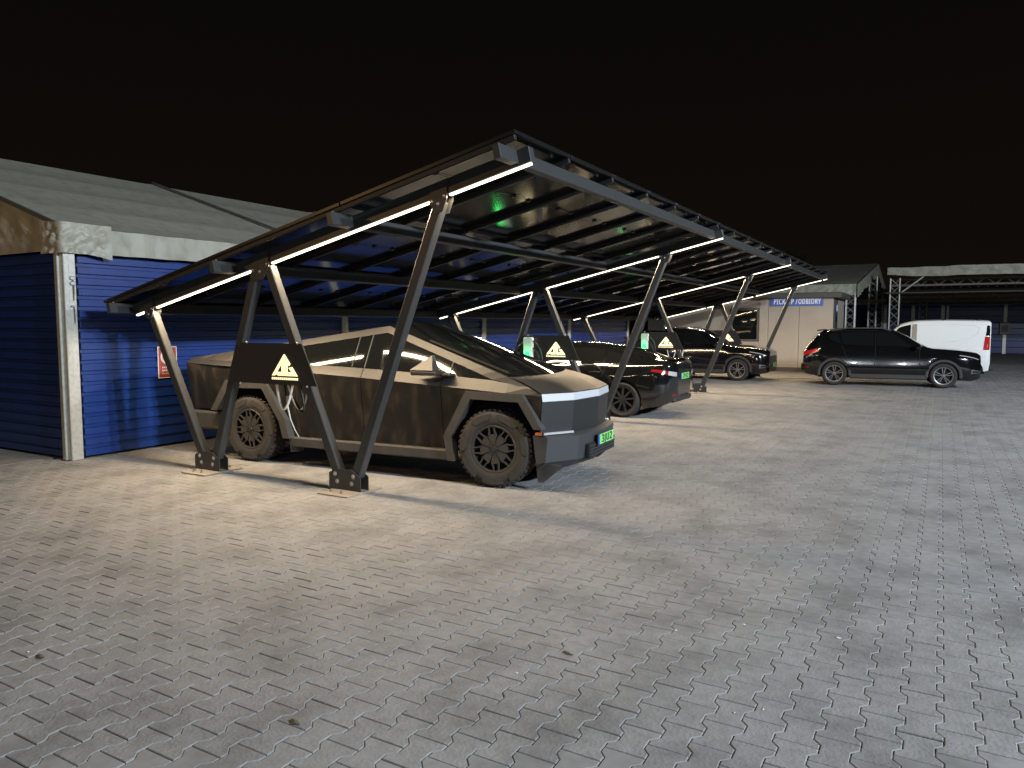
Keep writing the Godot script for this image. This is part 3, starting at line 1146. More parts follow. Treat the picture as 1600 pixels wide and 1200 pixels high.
func emblem(parent: Node, at: Vector3) -> void:
	var s := 0.43
	var e := frame(parent, "emblem", Transform3D(Basis(), at))
	var mb := MB.new()
	# left half: an A with a tapered counter
	mb.prism([Vector2(-0.012, 0.54) * s, Vector2(-0.012, -0.03) * s, Vector2(-0.24, -0.03) * s, Vector2(-0.34, 0.02) * s, Vector2(-0.30, 0.05) * s, Vector2(-0.24, 0.075) * s, Vector2(-0.11, 0.075) * s, Vector2(-0.11, 0.28) * s, Vector2(-0.36, -0.03) * s, Vector2(-0.47, -0.03) * s], 0.0, 0.006)
	part(e, "letter_glow_a", mb, M.emblem_glow)
	mb = MB.new()
	mb.prism([Vector2(0.012, 0.54) * s, Vector2(0.22, 0.285) * s, Vector2(0.17, 0.235) * s, Vector2(0.11, 0.275) * s, Vector2(0.11, 0.075) * s, Vector2(0.25, 0.075) * s, Vector2(0.15, 0.185) * s, Vector2(0.28, 0.215) * s, Vector2(0.47, -0.03) * s, Vector2(0.012, -0.03) * s], 0.0, 0.006)
	part(e, "letter_glow_g", mb, M.emblem_glow)
	mb = MB.new()
	for k in 13:
		mb.box(T((-0.45 + k * 0.075) * s, -0.105 * s, 0.003), Vector3(0.045 * s, 0.06 * s, 0.006))
	part(e, "caption_glow", mb, M.emblem_glow)
	var l := AreaLight3D.new()
	l.name = "emblem_light"
	l.area_size = Vector2(0.3, 0.16)
	l.area_normalize_energy = true
	l.light_energy = 0.035
	l.light_color = Color(1.0, 0.9, 0.66)
	l.shadow_enabled = true
	l.transform = Transform3D(Basis(Vector3.UP, PI), Vector3(0, 0.09, 0.012))
	e.add_child(l)

func arc(a: Vector3, b: Vector3, drop: Vector3, n := 14) -> Array:
	var r := []
	for i in n + 1:
		var t := i / float(n)
		r.append(a.lerp(b, t) + drop * (4.0 * t * (1.0 - t)))
	return r

func build_chargers() -> void:
	for k in [1, 2]:
		var fz: float = FRAME_Z[k]
		var c := thing("wall_charger", ["white wall charger with green light above the dark pickup's bonnet", "white wall charger with green light above the black saloon's boot"][k - 1], "charger", Vector3(-6.99, 1.13, fz + 0.08), 0.0, "chargers on the carport panels")
		var mb := MB.new()
		mb.prism([Vector2(-0.085, 0.02), Vector2(0.085, 0.02), Vector2(0.095, 0.40), Vector2(0.08, 0.43), Vector2(-0.08, 0.43), Vector2(-0.095, 0.40)], 0.0, 0.09)
		part(c, "housing", mb, M.charger_white)
		mb = MB.new()
		mb.prism([Vector2(-0.05, 0.05), Vector2(0.05, 0.05), Vector2(0.035, 0.15), Vector2(-0.035, 0.15)], 0.088, 0.096)
		part(c, "status_light", mb, M.charger_green_light)
		var l := OmniLight3D.new()
		l.name = "status_glow"
		l.light_color = Color(0.25, 1.0, 0.45)
		l.light_energy = 0.05
		l.omni_range = 30.0
		l.omni_attenuation = 2.0
		l.light_size = 0.04
		l.shadow_enabled = true
		l.position = Vector3(0, 0.12, 0.15)
		c.add_child(l)
		mb = MB.new()
		mb.tube(arc(Vector3(0.09, 0.36, 0.04), Vector3(0.26, -0.3, 0.03), Vector3(0.10, 0.10, 0)), 0.014, 8)
		mb.tube(arc(Vector3(0.09, 0.22, 0.04), Vector3(0.20, -0.35, 0.05), Vector3(0.08, 0.10, 0)), 0.014, 8)
		mb.tube(arc(Vector3(-0.09, 0.33, 0.04), Vector3(-0.24, -0.25, 0.03), Vector3(-0.12, 0.10, 0)), 0.014, 8)
		mb.tube(arc(Vector3(-0.09, 0.20, 0.04), Vector3(-0.17, -0.28, 0.05), Vector3(-0.08, 0.10, 0)), 0.014, 8)
		part(c, "cable", mb, M.cable_black, 60)
	# the nearest frame has its charger on the far side; only the hanging cable loops show below the panel
	var c1 := thing("cable_loops", "pale charging cable loops hanging below the nearest black panel", "cable", Vector3(-6.52, 0.72, FRAME_Z[0] + 0.02))
	var loops := [[Vector3(-0.10, 0.43, 0), Vector3(0.20, 0.43, 0.03), Vector3(0.0, -0.30, 0.02)], [Vector3(0.10, 0.43, 0.02), Vector3(0.40, 0.40, 0), Vector3(0.03, -0.28, 0)], [Vector3(0.05, 0.43, 0.0), Vector3(0.30, 0.43, 0.03), Vector3(0.16, -0.33, 0)], [Vector3(0.14, 0.43, 0.0), Vector3(0.03, 0.43, 0.0), Vector3(0.02, -0.22, 0.02)]]
	for i in loops.size():
		var mb := MB.new()
		mb.tube(arc(loops[i][0], loops[i][1], loops[i][2], 18), 0.012 if i % 2 else 0.016, 7)
		part(c1, "cable_loop", mb, M.cable_white if i < 2 else M.cable_black, 60)
	var mt := MB.new()
	mt.tube([Vector3(0.10, 0.28, 0.03), Vector3(0.11, 0.15, 0.03), Vector3(0.14, 0.02, 0.025), Vector3(0.20, -0.10, 0.02), Vector3(0.26, -0.18, 0.015)], 0.012, 7, 0.004)
	part(c1, "cable_tail", mt, M.cable_white, 60)
	var c3 := thing("cable_loops", "pale cable loops hanging below the panel over the black saloon's boot", "cable", Vector3(-6.2, 0.72, FRAME_Z[2] + 0.02))
	for i in 2:
		var mb := MB.new()
		mb.tube(arc(Vector3(-0.2 + i * 0.3, 0.43, 0), Vector3(0.05 + i * 0.2, 0.43, 0), Vector3(0, -0.3, 0.02), 14), 0.011, 7)
		part(c3, "cable_loop", mb, M.cable_white, 60)
	# dark equipment cabinet hung between the middle legs of the third frame
	var e := thing("inverter_cabinet", "black inverter cabinet hung above the panel behind the black saloon", "cabinet", Vector3(-6.72, 1.62, FRAME_Z[2] - 0.02))
	var mb2 := MB.new()
	mb2.box(T(0, 0.17, 0), Vector3(0.46, 0.30, 0.10), 0.012)
	part(e, "case", mb2, M.sign_black)
	mb2 = MB.new()
	for k in 4:
		mb2.box(T(-0.15 + k * 0.1, 0.335, 0.0), Vector3(0.012, 0.05, 0.09))
	part(e, "cooling_fin", mb2, M.rail_black)

# ---------------------------------------------------------------- angular pickup
func lerp_pts(pts: Array, u: float) -> float:
	if u <= pts[0].x: return pts[0].y
	for k in pts.size() - 1:
		if u <= pts[k + 1].x:
			return lerpf(pts[k].y, pts[k + 1].y, (u - pts[k].x) / (pts[k + 1].x - pts[k].x))
	return pts[-1].y

func crease_y(u: float) -> float:
	return lerp_pts([Vector2(-4.83, 1.285), Vector2(-3.2, 1.235), Vector2(-1.8, 1.175), Vector2(0.56, 1.045)], u)

func belt_y(u: float) -> float:
	return lerp_pts([Vector2(-4.83, 1.325), Vector2(-3.2, 1.325), Vector2(-1.85, 1.285), Vector2(-0.7, 1.235), Vector2(0.04, 1.19), Vector2(0.56, 1.075)], u)

func rail_y(u: float) -> float:
	return lerp_pts([Vector2(-4.83, 1.345), Vector2(-1.6, 1.795), Vector2(0.56, 1.082)], u)

func rail_w(u: float) -> float:
	return lerp_pts([Vector2(-4.83, 0.87), Vector2(-1.6, 0.66), Vector2(0.56, 0.89)], u)

const W_CREASE := 0.992
const W_LOW := 0.905
const W_BELT := 0.915

func side_w(u: float, y: float) -> float:
	var yc := crease_y(u)
	var w := lerpf(W_LOW, W_CREASE, clampf((y - 0.35) / (yc - 0.35), 0.0, 1.0))
	# the tail and the nose draw in a little
	return w - 0.05 * smoothstep(-4.2, -4.83, u) - 0.035 * smoothstep(0.1, 0.56, u)

func end_in(u: float) -> float:
	return 0.05 * smoothstep(-4.2, -4.83, u) + 0.035 * smoothstep(0.1, 0.56, u)

# a flat side panel given by (u, y); both its faces and an edge turned inwards
func side_panel(poly: Array, s: float, thick := 0.02, out := 0.0) -> MB:
	var mb := MB.new()
	var pv := PackedVector2Array(poly)
	var ix := Geometry2D.triangulate_polygon(pv)
	var P := func(p: Vector2, d: float) -> Vector3: return Vector3(p.x, p.y, s * (side_w(p.x, p.y) + out - d))
	for k in range(0, ix.size(), 3):
		mb.otri(P.call(pv[ix[k]], 0.0), P.call(pv[ix[k + 1]], 0.0), P.call(pv[ix[k + 2]], 0.0), Vector3(pv[ix[k]].x, pv[ix[k]].y, 0))
	for k in pv.size():
		var a := pv[k]; var b := pv[(k + 1) % pv.size()]
		mb.quad(P.call(a, 0.0), P.call(b, 0.0), P.call(b, thick), P.call(a, thick))
	return mb

func upper_pt(u: float, t: float, s: float, out := 0.0) -> Vector3:
	# t = 0 on the belt line, 1 on the roof rail
	var a := Vector3(u, belt_y(u), W_BELT - end_in(u))
	var b := Vector3(u, rail_y(u), minf(rail_w(u), W_BELT - end_in(u) - 0.004))
	var p := a.lerp(b, t)
	return Vector3(p.x, p.y + out * 0.3, (p.z + out) * s)

func upper_strip(us: Array, t0: Callable, t1: Callable, s: float, out := 0.0) -> MB:
	var mb := MB.new()
	for k in us.size() - 1:
		var a := upper_pt(us[k], t0.call(us[k]), s, out); var b := upper_pt(us[k + 1], t0.call(us[k + 1]), s, out)
		var c := upper_pt(us[k + 1], t1.call(us[k + 1]), s, out); var d := upper_pt(us[k], t1.call(us[k]), s, out)
		mb.oquad(a, b, c, d, Vector3(us[k], 0.8, 0))
	return mb

func urange(a: float, b: float, n: int) -> Array:
	var r := []
	for i in n + 1:
		r.append(lerpf(a, b, i / float(n)))
	return r

func offroad_wheel(parent: Node, at: Vector3, s: float, turn := 0.0) -> void:
	var w := frame(parent, "wheel", Transform3D(Basis(Vector3.UP, (0.0 if s > 0 else PI) + turn), at))
	var R := 0.4375
	var mb := MB.new()
	mb.lathe([Vector2(0.262, -0.01), Vector2(0.285, 0.0), Vector2(0.31, 0.004), Vector2(0.345, 0.006), Vector2(0.375, 0.0), Vector2(0.40, -0.012), Vector2(0.422, -0.032), Vector2(R - 0.004, -0.06), Vector2(R - 0.004, -0.23), Vector2(0.42, -0.26), Vector2(0.36, -0.285), Vector2(0.27, -0.28), Vector2(0.26, -0.25)], 64)
	# tread blocks on the shoulder and crown
	for k in 44:
		var a := TAU * k / 44.0
		var b := Basis(Vector3(0, 0, 1), a)
		mb.box(Transform3D(b, b * Vector3(R - 0.012, 0, -0.052)), Vector3(0.034, 0.038, 0.05), 0.004)
		mb.box(Transform3D(b, b * Vector3(R - 0.002, 0.022, -0.115)), Vector3(0.014, 0.042, 0.045), 0.003)
		mb.box(Transform3D(b, b * Vector3(R - 0.002, 0.0, -0.175)), Vector3(0.014, 0.042, 0.045), 0.003)
		mb.box(Transform3D(b, b * Vector3(R - 0.012, 0.022, -0.235)), Vector3(0.034, 0.038, 0.05), 0.004)
	# raised shield panels on the sidewall
	for k in 7:
		var b := Basis(Vector3(0, 0, 1), TAU * k / 7.0 + 0.2)
		var pts := []
		for i in 7:
			var a := lerpf(-0.33, 0.33, i / 6.0)
			pts.append(Vector2(cos(a), sin(a)) * 0.395)
		for i in 7:
			var a := lerpf(0.33, -0.33, i / 6.0)
			pts.append(Vector2(cos(a), sin(a)) * (0.325 if absf(a) < 0.24 else 0.355))
		mb.prism(pts, -0.01, 0.010, Transform3D(b, Vector3.ZERO))
	part(w, "tyre", mb, M.dusty_tyre, 28)
	mb = MB.new()
	mb.lathe([Vector2(0.0, -0.10), Vector2(0.22, -0.10), Vector2(0.245, -0.02), Vector2(0.262, -0.012), Vector2(0.266, -0.02)], 40)
	part(w, "rim_barrel", mb, M.wheel_well, 30)
	mb = MB.new()
	mb.lathe([Vector2(0.245, -0.03), Vector2(0.245, -0.008), Vector2(0.262, -0.004), Vector2(0.27, -0.012)], 48)
	for k in 8:
		var b := Basis(Vector3(0, 0, 1), TAU * k / 8.0 + 0.12)
		# plate nearer the hub
		mb.prism([Vector2(0.03, -0.010), Vector2(0.09, -0.034), Vector2(0.15, -0.052), Vector2(0.165, -0.034), Vector2(0.165, 0.034), Vector2(0.15, 0.052), Vector2(0.09, 0.034), Vector2(0.03, 0.010)], -0.035, -0.012, Transform3D(b, Vector3.ZERO))
		for q in [-1, 1]:
			mb.prism([Vector2(0.150, 0.050 * q), Vector2(0.160, 0.032 * q), Vector2(0.195, 0.024 * q), Vector2(0.250, 0.024 * q), Vector2(0.250, 0.038 * q), Vector2(0.20, 0.038 * q)], -0.035, -0.008, Transform3D(b, Vector3.ZERO))
	part(w, "wheel_cover", mb, M.dusty_cover, 20)
	mb = MB.new()
	mb.lathe([Vector2(0.0, 0.0), Vector2(0.03, -0.002), Vector2(0.034, -0.012), Vector2(0.05, -0.014)], 20)
	for k in 5:
		var a := TAU * k / 5.0
		mb.tube([Vector3(cos(a) * 0.058, sin(a) * 0.058, -0.03), Vector3(cos(a) * 0.058, sin(a) * 0.058, -0.002)], 0.010, 6)
	part(w, "hub_cap", mb, M.dark_alloy, 30)

func build_pickup() -> void:
	var th := deg_to_rad(3.68)
	var nrm := Vector3(-sin(th), 0, -cos(th))
	var t := thing("pickup_truck", "dusty dark angular pickup with flat faceted body under the carport", "pickup truck", Vector3(-4.237, 0, -6.953) + nrm * 0.985, th)
	var mb: MB
	var uf := -3.635
	for s: float in [1.0, -1.0]:
		# lower side, panel by panel with real gaps
		var quarter := [Vector2(-4.83, 1.285), Vector2(-4.80, 0.66), Vector2(-4.26, 0.66), Vector2(-3.99, 1.0), Vector2(-3.35, 1.02), Vector2(-3.06, 0.60), Vector2(-3.0, 0.385), Vector2(-2.80, 0.385), Vector2(-2.86, 0.75), Vector2(-2.86, crease_y(-2.86)), Vector2(-3.2, 1.235)]
		part(t, "quarter_panel", side_panel(quarter, s), M.wrap_muddy)
		part(t, "rear_door", side_panel([Vector2(-2.852, crease_y(-2.852)), Vector2(-2.852, 0.75), Vector2(-2.792, 0.385), Vector2(-1.809, 0.385), Vector2(-1.809, crease_y(-1.809))], s), M.wrap_muddy)
		part(t, "front_door", side_panel([Vector2(-1.801, crease_y(-1.801)), Vector2(-1.801, 0.385), Vector2(-0.679, 0.385), Vector2(-0.679, crease_y(-0.679))], s), M.wrap_muddy)
		part(t, "fender", side_panel([Vector2(-0.671, crease_y(-0.671)), Vector2(-0.671, 0.385), Vector2(-0.60, 0.385), Vector2(-0.58, 0.55), Vector2(-0.31, 1.0), Vector2(0.34, 1.0), Vector2(0.53, 0.70), Vector2(0.555, 0.60), Vector2(0.56, 1.045)], s), M.wrap_muddy)
		# shoulder facet between crease and belt
		for q in [[-4.83, -2.858, "quarter_shoulder"], [-2.85, -1.809, "rear_door_shoulder"], [-1.801, -0.679, "front_door_shoulder"], [-0.671, 0.56, "fender_shoulder"]]:
			mb = MB.new()
			var us := urange(q[0], q[1], 6)
			for k in 6:
				var a := Vector3(us[k], crease_y(us[k]), s * side_w(us[k], 9.0)); var b := Vector3(us[k + 1], crease_y(us[k + 1]), s * side_w(us[k + 1], 9.0))
				mb.oquad(a, b, upper_pt(us[k + 1], 0.0, s), upper_pt(us[k], 0.0, s), Vector3(us[k], 0.8, 0))
			part(t, q[2], mb, M.wrap)
		# roof rail band, the solid sail behind the glass, and the glass
		var tr := func(u: float) -> float: return maxf(0.0, 1.0 - 0.082 / maxf(0.03, (rail_y(u) - belt_y(u))))
		part(t, "roof_rail", upper_strip(urange(-2.95, -1.6, 8) + urange(-1.6, 0.56, 14).slice(1), tr, func(_u): return 1.0, s), M.wrap)
		part(t, "sail_panel", upper_strip(urange(-4.83, -2.95, 8), func(_u): return 0.0, func(_u): return 1.0, s), M.wrap)
		part(t, "rear_side_window", upper_strip(urange(-2.94, -1.98, 8), func(_u): return 0.0, tr, s, -0.004), M.dark_glass, 30)
		part(t, "door_pillar", upper_strip(urange(-1.975, -1.80, 3), func(_u): return 0.0, tr, s, -0.001), M.dark_glass, 30)
		part(t, "front_side_window", upper_strip(urange(-1.795, -1.6, 2) + urange(-1.6, -0.60, 8).slice(1), func(_u): return 0.0, tr, s, -0.004), M.dark_glass, 30)
		part(t, "window_post", upper_strip(urange(-0.595, -0.53, 2), func(_u): return 0.0, tr, s, -0.001), M.dark_glass, 30)
		part(t, "quarter_window", upper_strip(urange(-0.525, 0.10, 8), func(_u): return 0.0, tr, s, -0.004), M.dark_glass, 30)
		for q in [[-1.985, 0.010], [-1.795, 0.012], [-0.60, 0.010]]:
			mb = MB.new()
			bar(mb, upper_pt(q[0], 0.02, s, 0.004), upper_pt(q[0], tr.call(q[0]), s, 0.004), q[1], 0.008, Vector3(1, 0, 0))
			part(t, "window_seal", mb, M.bumper)
		# sill and lower rear bumper
		mb = MB.new()
		bar(mb, Vector3(-2.95, 0.315, s * 0.90), Vector3(-0.55, 0.325, s * 0.90), 0.125, 0.16, Vector3.UP, 0.015)
		part(t, "sill", mb, M.flare)
		mb = MB.new()
		mb.box(T(-4.52, 0.50, s * 0.80), Vector3(0.60, 0.26, 0.26), 0.03)
		part(t, "rear_bumper_corner", mb, M.flare)
		# flares
		var fo := [Vector2(-0.575, 0.27), Vector2(-0.625, 0.55), Vector2(-0.335, 1.075), Vector2(0.365, 1.065), Vector2(0.595, 0.69), Vector2(0.50, 0.69), Vector2(0.315, 0.975), Vector2(-0.275, 0.985), Vector2(-0.53, 0.54), Vector2(-0.485, 0.27)]
		var ro := [Vector2(-4.30, 0.66), Vector2(-4.015, 1.075), Vector2(-3.32, 1.085), Vector2(-2.99, 0.60), Vector2(-2.92, 0.36), Vector2(-3.03, 0.36), Vector2(-3.09, 0.57), Vector2(-3.375, 0.985), Vector2(-3.965, 0.975), Vector2(-4.19, 0.66)]
		for q in [fo, ro]:
			mb = MB.new()
			mb.prism(q, 0.90, 1.018, Transform3D(Basis(Vector3(1, 0, 0), Vector3(0, 1, 0), Vector3(0, 0, s)), Vector3.ZERO)) if s > 0 else mb.prism(q, -1.018, -0.90)
			part(t, "wheel_flare", mb, M.flare)
		# dark wheel wells
		for ux: float in [0.0, uf]:
			mb = MB.new()
			mb.box(T(ux, 0.62, s * 0.60), Vector3(1.12, 0.76, 0.02))
			mb.box(T(ux, 1.0, s * 0.75), Vector3(0.66, 0.02, 0.40))
			part(t, "wheel_well", mb, M.wheel_well)
			offroad_wheel(t, Vector3(ux, 0.4375, s * 0.985), s, 0.10 * s if ux == 0.0 and s > 0 else (0.10 if ux == 0.0 else 0.0))
		# deflector flaps
		mb = MB.new()
		mb.prism([Vector2(-3.02, 0.42), Vector2(-2.82, 0.28), Vector2(-2.84, 0.19), Vector2(-2.98, 0.17)], 0.84 * s, 0.93 * s)
		part(t, "rear_deflector", mb, M.flare)
		mb = MB.new()
		mb.prism([Vector2(0.48, 0.32), Vector2(0.76, 0.30), Vector2(0.70, 0.22), Vector2(0.56, 0.10), Vector2(0.50, 0.10)], 0.84 * s, 0.90 * s)
		part(t, "front_deflector", mb, M.bumper)
		# mirror: a wedge on a short arm
		mb = MB.new()
		var mo := Vector3(-0.82, 1.29, s * 1.0)
		var pr := [Vector3(-0.20, 0.0, 0), Vector3(0.15, 0.0, 0), Vector3(0.09, 0.175, 0)]
		for q in pr.size():
			pass
		var za := 0.02 * s; var zb := 0.17 * s
		var A := [mo + pr[0] + Vector3(0, 0, za), mo + pr[1] + Vector3(0, 0, za), mo + pr[2] + Vector3(0, 0, za)]
		var B := [mo + pr[0] + Vector3(0.05, 0.01, zb), mo + pr[1] + Vector3(0, 0.01, zb), mo + pr[2] + Vector3(-0.01, 0.0, 0.055 * s)]
		var mid := mo + Vector3(0.03, 0.05, 0.09 * s)
		mb.otri(A[0], A[1], A[2], mid); mb.otri(B[0], B[1], B[2], mid)
		for k in 3:
			mb.oquad(A[k], A[(k + 1) % 3], B[(k + 1) % 3], B[k], mid)
		var mi := part(t, "mirror", mb, M.wrap)
		mb = MB.new()
		mb.box(T(mo.x + 0.02, mo.y - 0.025, mo.z + 0.09 * s), Vector3(0.34, 0.05, 0.16), 0.012)
		mb.box(T(mo.x + 0.19, mo.y - 0.045, mo.z - 0.03 * s), Vector3(0.20, 0.035, 0.14), 0.01)
		part(mi, "mirror_arm", mb, M.fascia)
	# ---- top: bed cover, roof glass, windshield, bonnet (crowned a little)
	var top := func(u: float, f: float) -> Vector3:
		var w := minf(rail_w(u), W_BELT - end_in(u) - 0.004)
		return Vector3(u, rail_y(u) + 0.045 * (1.0 - f * f), w * f)
	var sheet := func(us: Array) -> MB:
		var m2 := MB.new()
		var rows := []
		for u in us:
			var row := []
			for k in 13:
				row.append(top.call(u, -1.0 + k / 6.0))
			rows.append(row)
		m2.grid(rows)
		return m2
	part(t, "bed_cover", sheet.call(urange(-4.83, -2.62, 6)), M.fascia, 20)
	part(t, "roof_glass", sheet.call(urange(-2.61, -1.6, 4)), M.dark_glass, 20)
	# windshield ends and bonnet starts on a line bowed forwards
	var nose_u := func(w: float) -> float: return lerp_pts([Vector2(0.0, 0.87), Vector2(0.55, 0.785), Vector2(0.89, 0.56), Vector2(1.2, 0.5)], absf(w))
	var cowl := func(f: float) -> float: return 0.10 + 0.16 * (1.0 - f * f)
	mb = MB.new()
	var rows := []
	for i in 15:
		var row := []
		for k in 17:
			var f := -1.0 + k / 8.0
			row.append(top.call(lerpf(-1.6, cowl.call(f), i / 14.0), f))
		rows.append(row)
	mb.grid(rows)
	part(t, "windshield", mb, M.dark_glass, 20)
	mb = MB.new()
	rows = []
	for i in 15:
		var row := []
		for k in 33:
			var f := -1.0 + k / 16.0
			var p0: Vector3 = top.call(cowl.call(f) + 0.006, f)
			var wn: float = 0.93 * f
			var un: float = nose_u.call(f * 0.89)
			var p1 := Vector3(un, 1.065 + 0.010 * (1.0 - f * f), wn)
			var v := i / 14.0
			var p := p0.lerp(p1, v)
			p.y += 0.050 * sin(v * PI) * (1.0 - 0.55 * f * f)
			row.append(p)
		rows.append(row)
	mb.grid(rows)
	part(t, "bonnet", mb, M.wrap, 30)
	# nose: light bar, dark fascia, bumper, following the plan outline of the front
	var band := func(y0: float, y1: float, o0: float, o1: float, wmax: float) -> MB:
		var m2 := MB.new()
		var pts := [-1.0, -0.8, -0.618, -0.3, 0.0, 0.3, 0.618, 0.8, 1.0]
		for k in pts.size() - 1:
			var a: float = pts[k]; var b: float = pts[k + 1]
			var ua: float = nose_u.call(a * 0.89); var ub: float = nose_u.call(b * 0.89)
			m2.quad(Vector3(ua + o0, y0, a * wmax), Vector3(ua + o1, y1, a * wmax), Vector3(ub + o1, y1, b * wmax), Vector3(ub + o0, y0, b * wmax))
		return m2
	part(t, "light_bar", band.call(0.985, 1.066, 0.012, 0.0, 0.938), M.light_bar)
	part(t, "nose_fascia", band.call(0.625, 0.982, -0.02, 0.006, 0.935), M.fascia)
	mb = band.call(0.33, 0.60, 0.05, 0.075, 0.945)
	var bt: MB = band.call(0.60, 0.625, 0.075, -0.02, 0.945)
	mb.v.append_array(bt.v); mb.n.append_array(bt.n)
	bt = band.call(0.24, 0.33, -0.06, 0.05, 0.945)
	mb.v.append_array(bt.v); mb.n.append_array(bt.n)
	for s: float in [1.0, -1.0]:
		mb.oquad(Vector3(0.46, 0.62, s * 0.945), Vector3(0.635, 0.60, s * 0.945), Vector3(0.61, 0.33, s * 0.945), Vector3(0.50, 0.30, s * 0.945), Vector3(0.5, 0.45, 0))
	part(t, "front_bumper", mb, M.bumper)
	for s: float in [1.0, -1.0]:
		mb = MB.new()
		bar(mb, Vector3(0.575, 0.636, s * 0.925), Vector3(0.785, 0.636, s * 0.585), 0.022, 0.03)
		var hl := part(t, "headlight", mb, M.head_lens)
		mb = MB.new()
		bar(mb, Vector3(0.49, 0.636, s * 0.945), Vector3(0.56, 0.636, s * 0.94), 0.03, 0.02)
		part(hl, "side_marker", mb, M.amber)
	mb = MB.new()
	mb.box(T(0.895, 0.40, 0.0), Vector3(0.06, 0.16, 0.86), 0.01)
	part(t, "lower_grille", mb, M.wheel_well)
	for k in 4:
		mb = MB.new()
		mb.box(T(0.928, 0.345 + k * 0.036, 0.0), Vector3(0.015, 0.010, 0.84), 0.003)
		part(t, "grille_bar", mb, M.bumper)
	# dark underside and inner walls close the body
	mb = MB.new()
	mb.box(T(-2.05, 0.42, 0), Vector3(4.9, 0.16, 1.5))
	mb.box(T(-2.2, 0.72, 0), Vector3(5.1, 0.64, 1.16))
	part(t, "underbody", mb, M.wheel_well)
	mb = MB.new()
	mb.box(T(-4.82, 0.98, 0), Vector3(0.04, 0.66, 1.68), 0.01)
	part(t, "tailgate", mb, M.wrap)
	mb = MB.new()
	mb.box(T(-4.86, 1.18, 0), Vector3(0.03, 0.05, 1.5), 0.008)
	part(t, "tail_light_bar", mb, M.tail_lens)
	mb = MB.new()
	mb.box(T(-4.70, 0.52, 0), Vector3(0.30, 0.22, 1.5), 0.03)
	part(t, "rear_bumper", mb, M.flare)
	# wiper along the windshield edge
	mb = MB.new()
	bar(mb, top.call(-1.0, 0.93) + Vector3(0, 0.02, 0), top.call(0.08, 0.90) + Vector3(0, 0.02, 0), 0.02, 0.03)
	part(t, "wiper", mb, M.fascia)
	number_plate(t, Vector3(0.955, 0.505, -0.02), "3JU2", PI / 2)

func number_plate(parent: Node, at: Vector3, s: String, turn: float, w := 0.52, h := 0.115) -> void:
	var p := frame(parent, "number_plate", Transform3D(Basis(Vector3.UP, turn), at))
	var mb := MB.new()
	mb.box(T(0, 0, 0), Vector3(w + 0.02, h + 0.02, 0.01), 0.003)
	part(p, "plate_holder", mb, M.black_plastic)
	mb = MB.new()
	mb.box(T(0.02, 0, 0.006), Vector3(w - 0.04, h, 0.004))
	part(p, "plate_sheet", mb, M.plate_green)
	mb = MB.new()
	mb.box(T(-w * 0.5 + 0.02, 0, 0.006), Vector3(0.04, h, 0.0045))
	part(p, "plate_band", mb, M.plate_blue)
	text(p, "plate_letters", s, h * 1.05, M.plate_ink, T(0.02, 0, 0.0095), 0.003, w * 0.7)

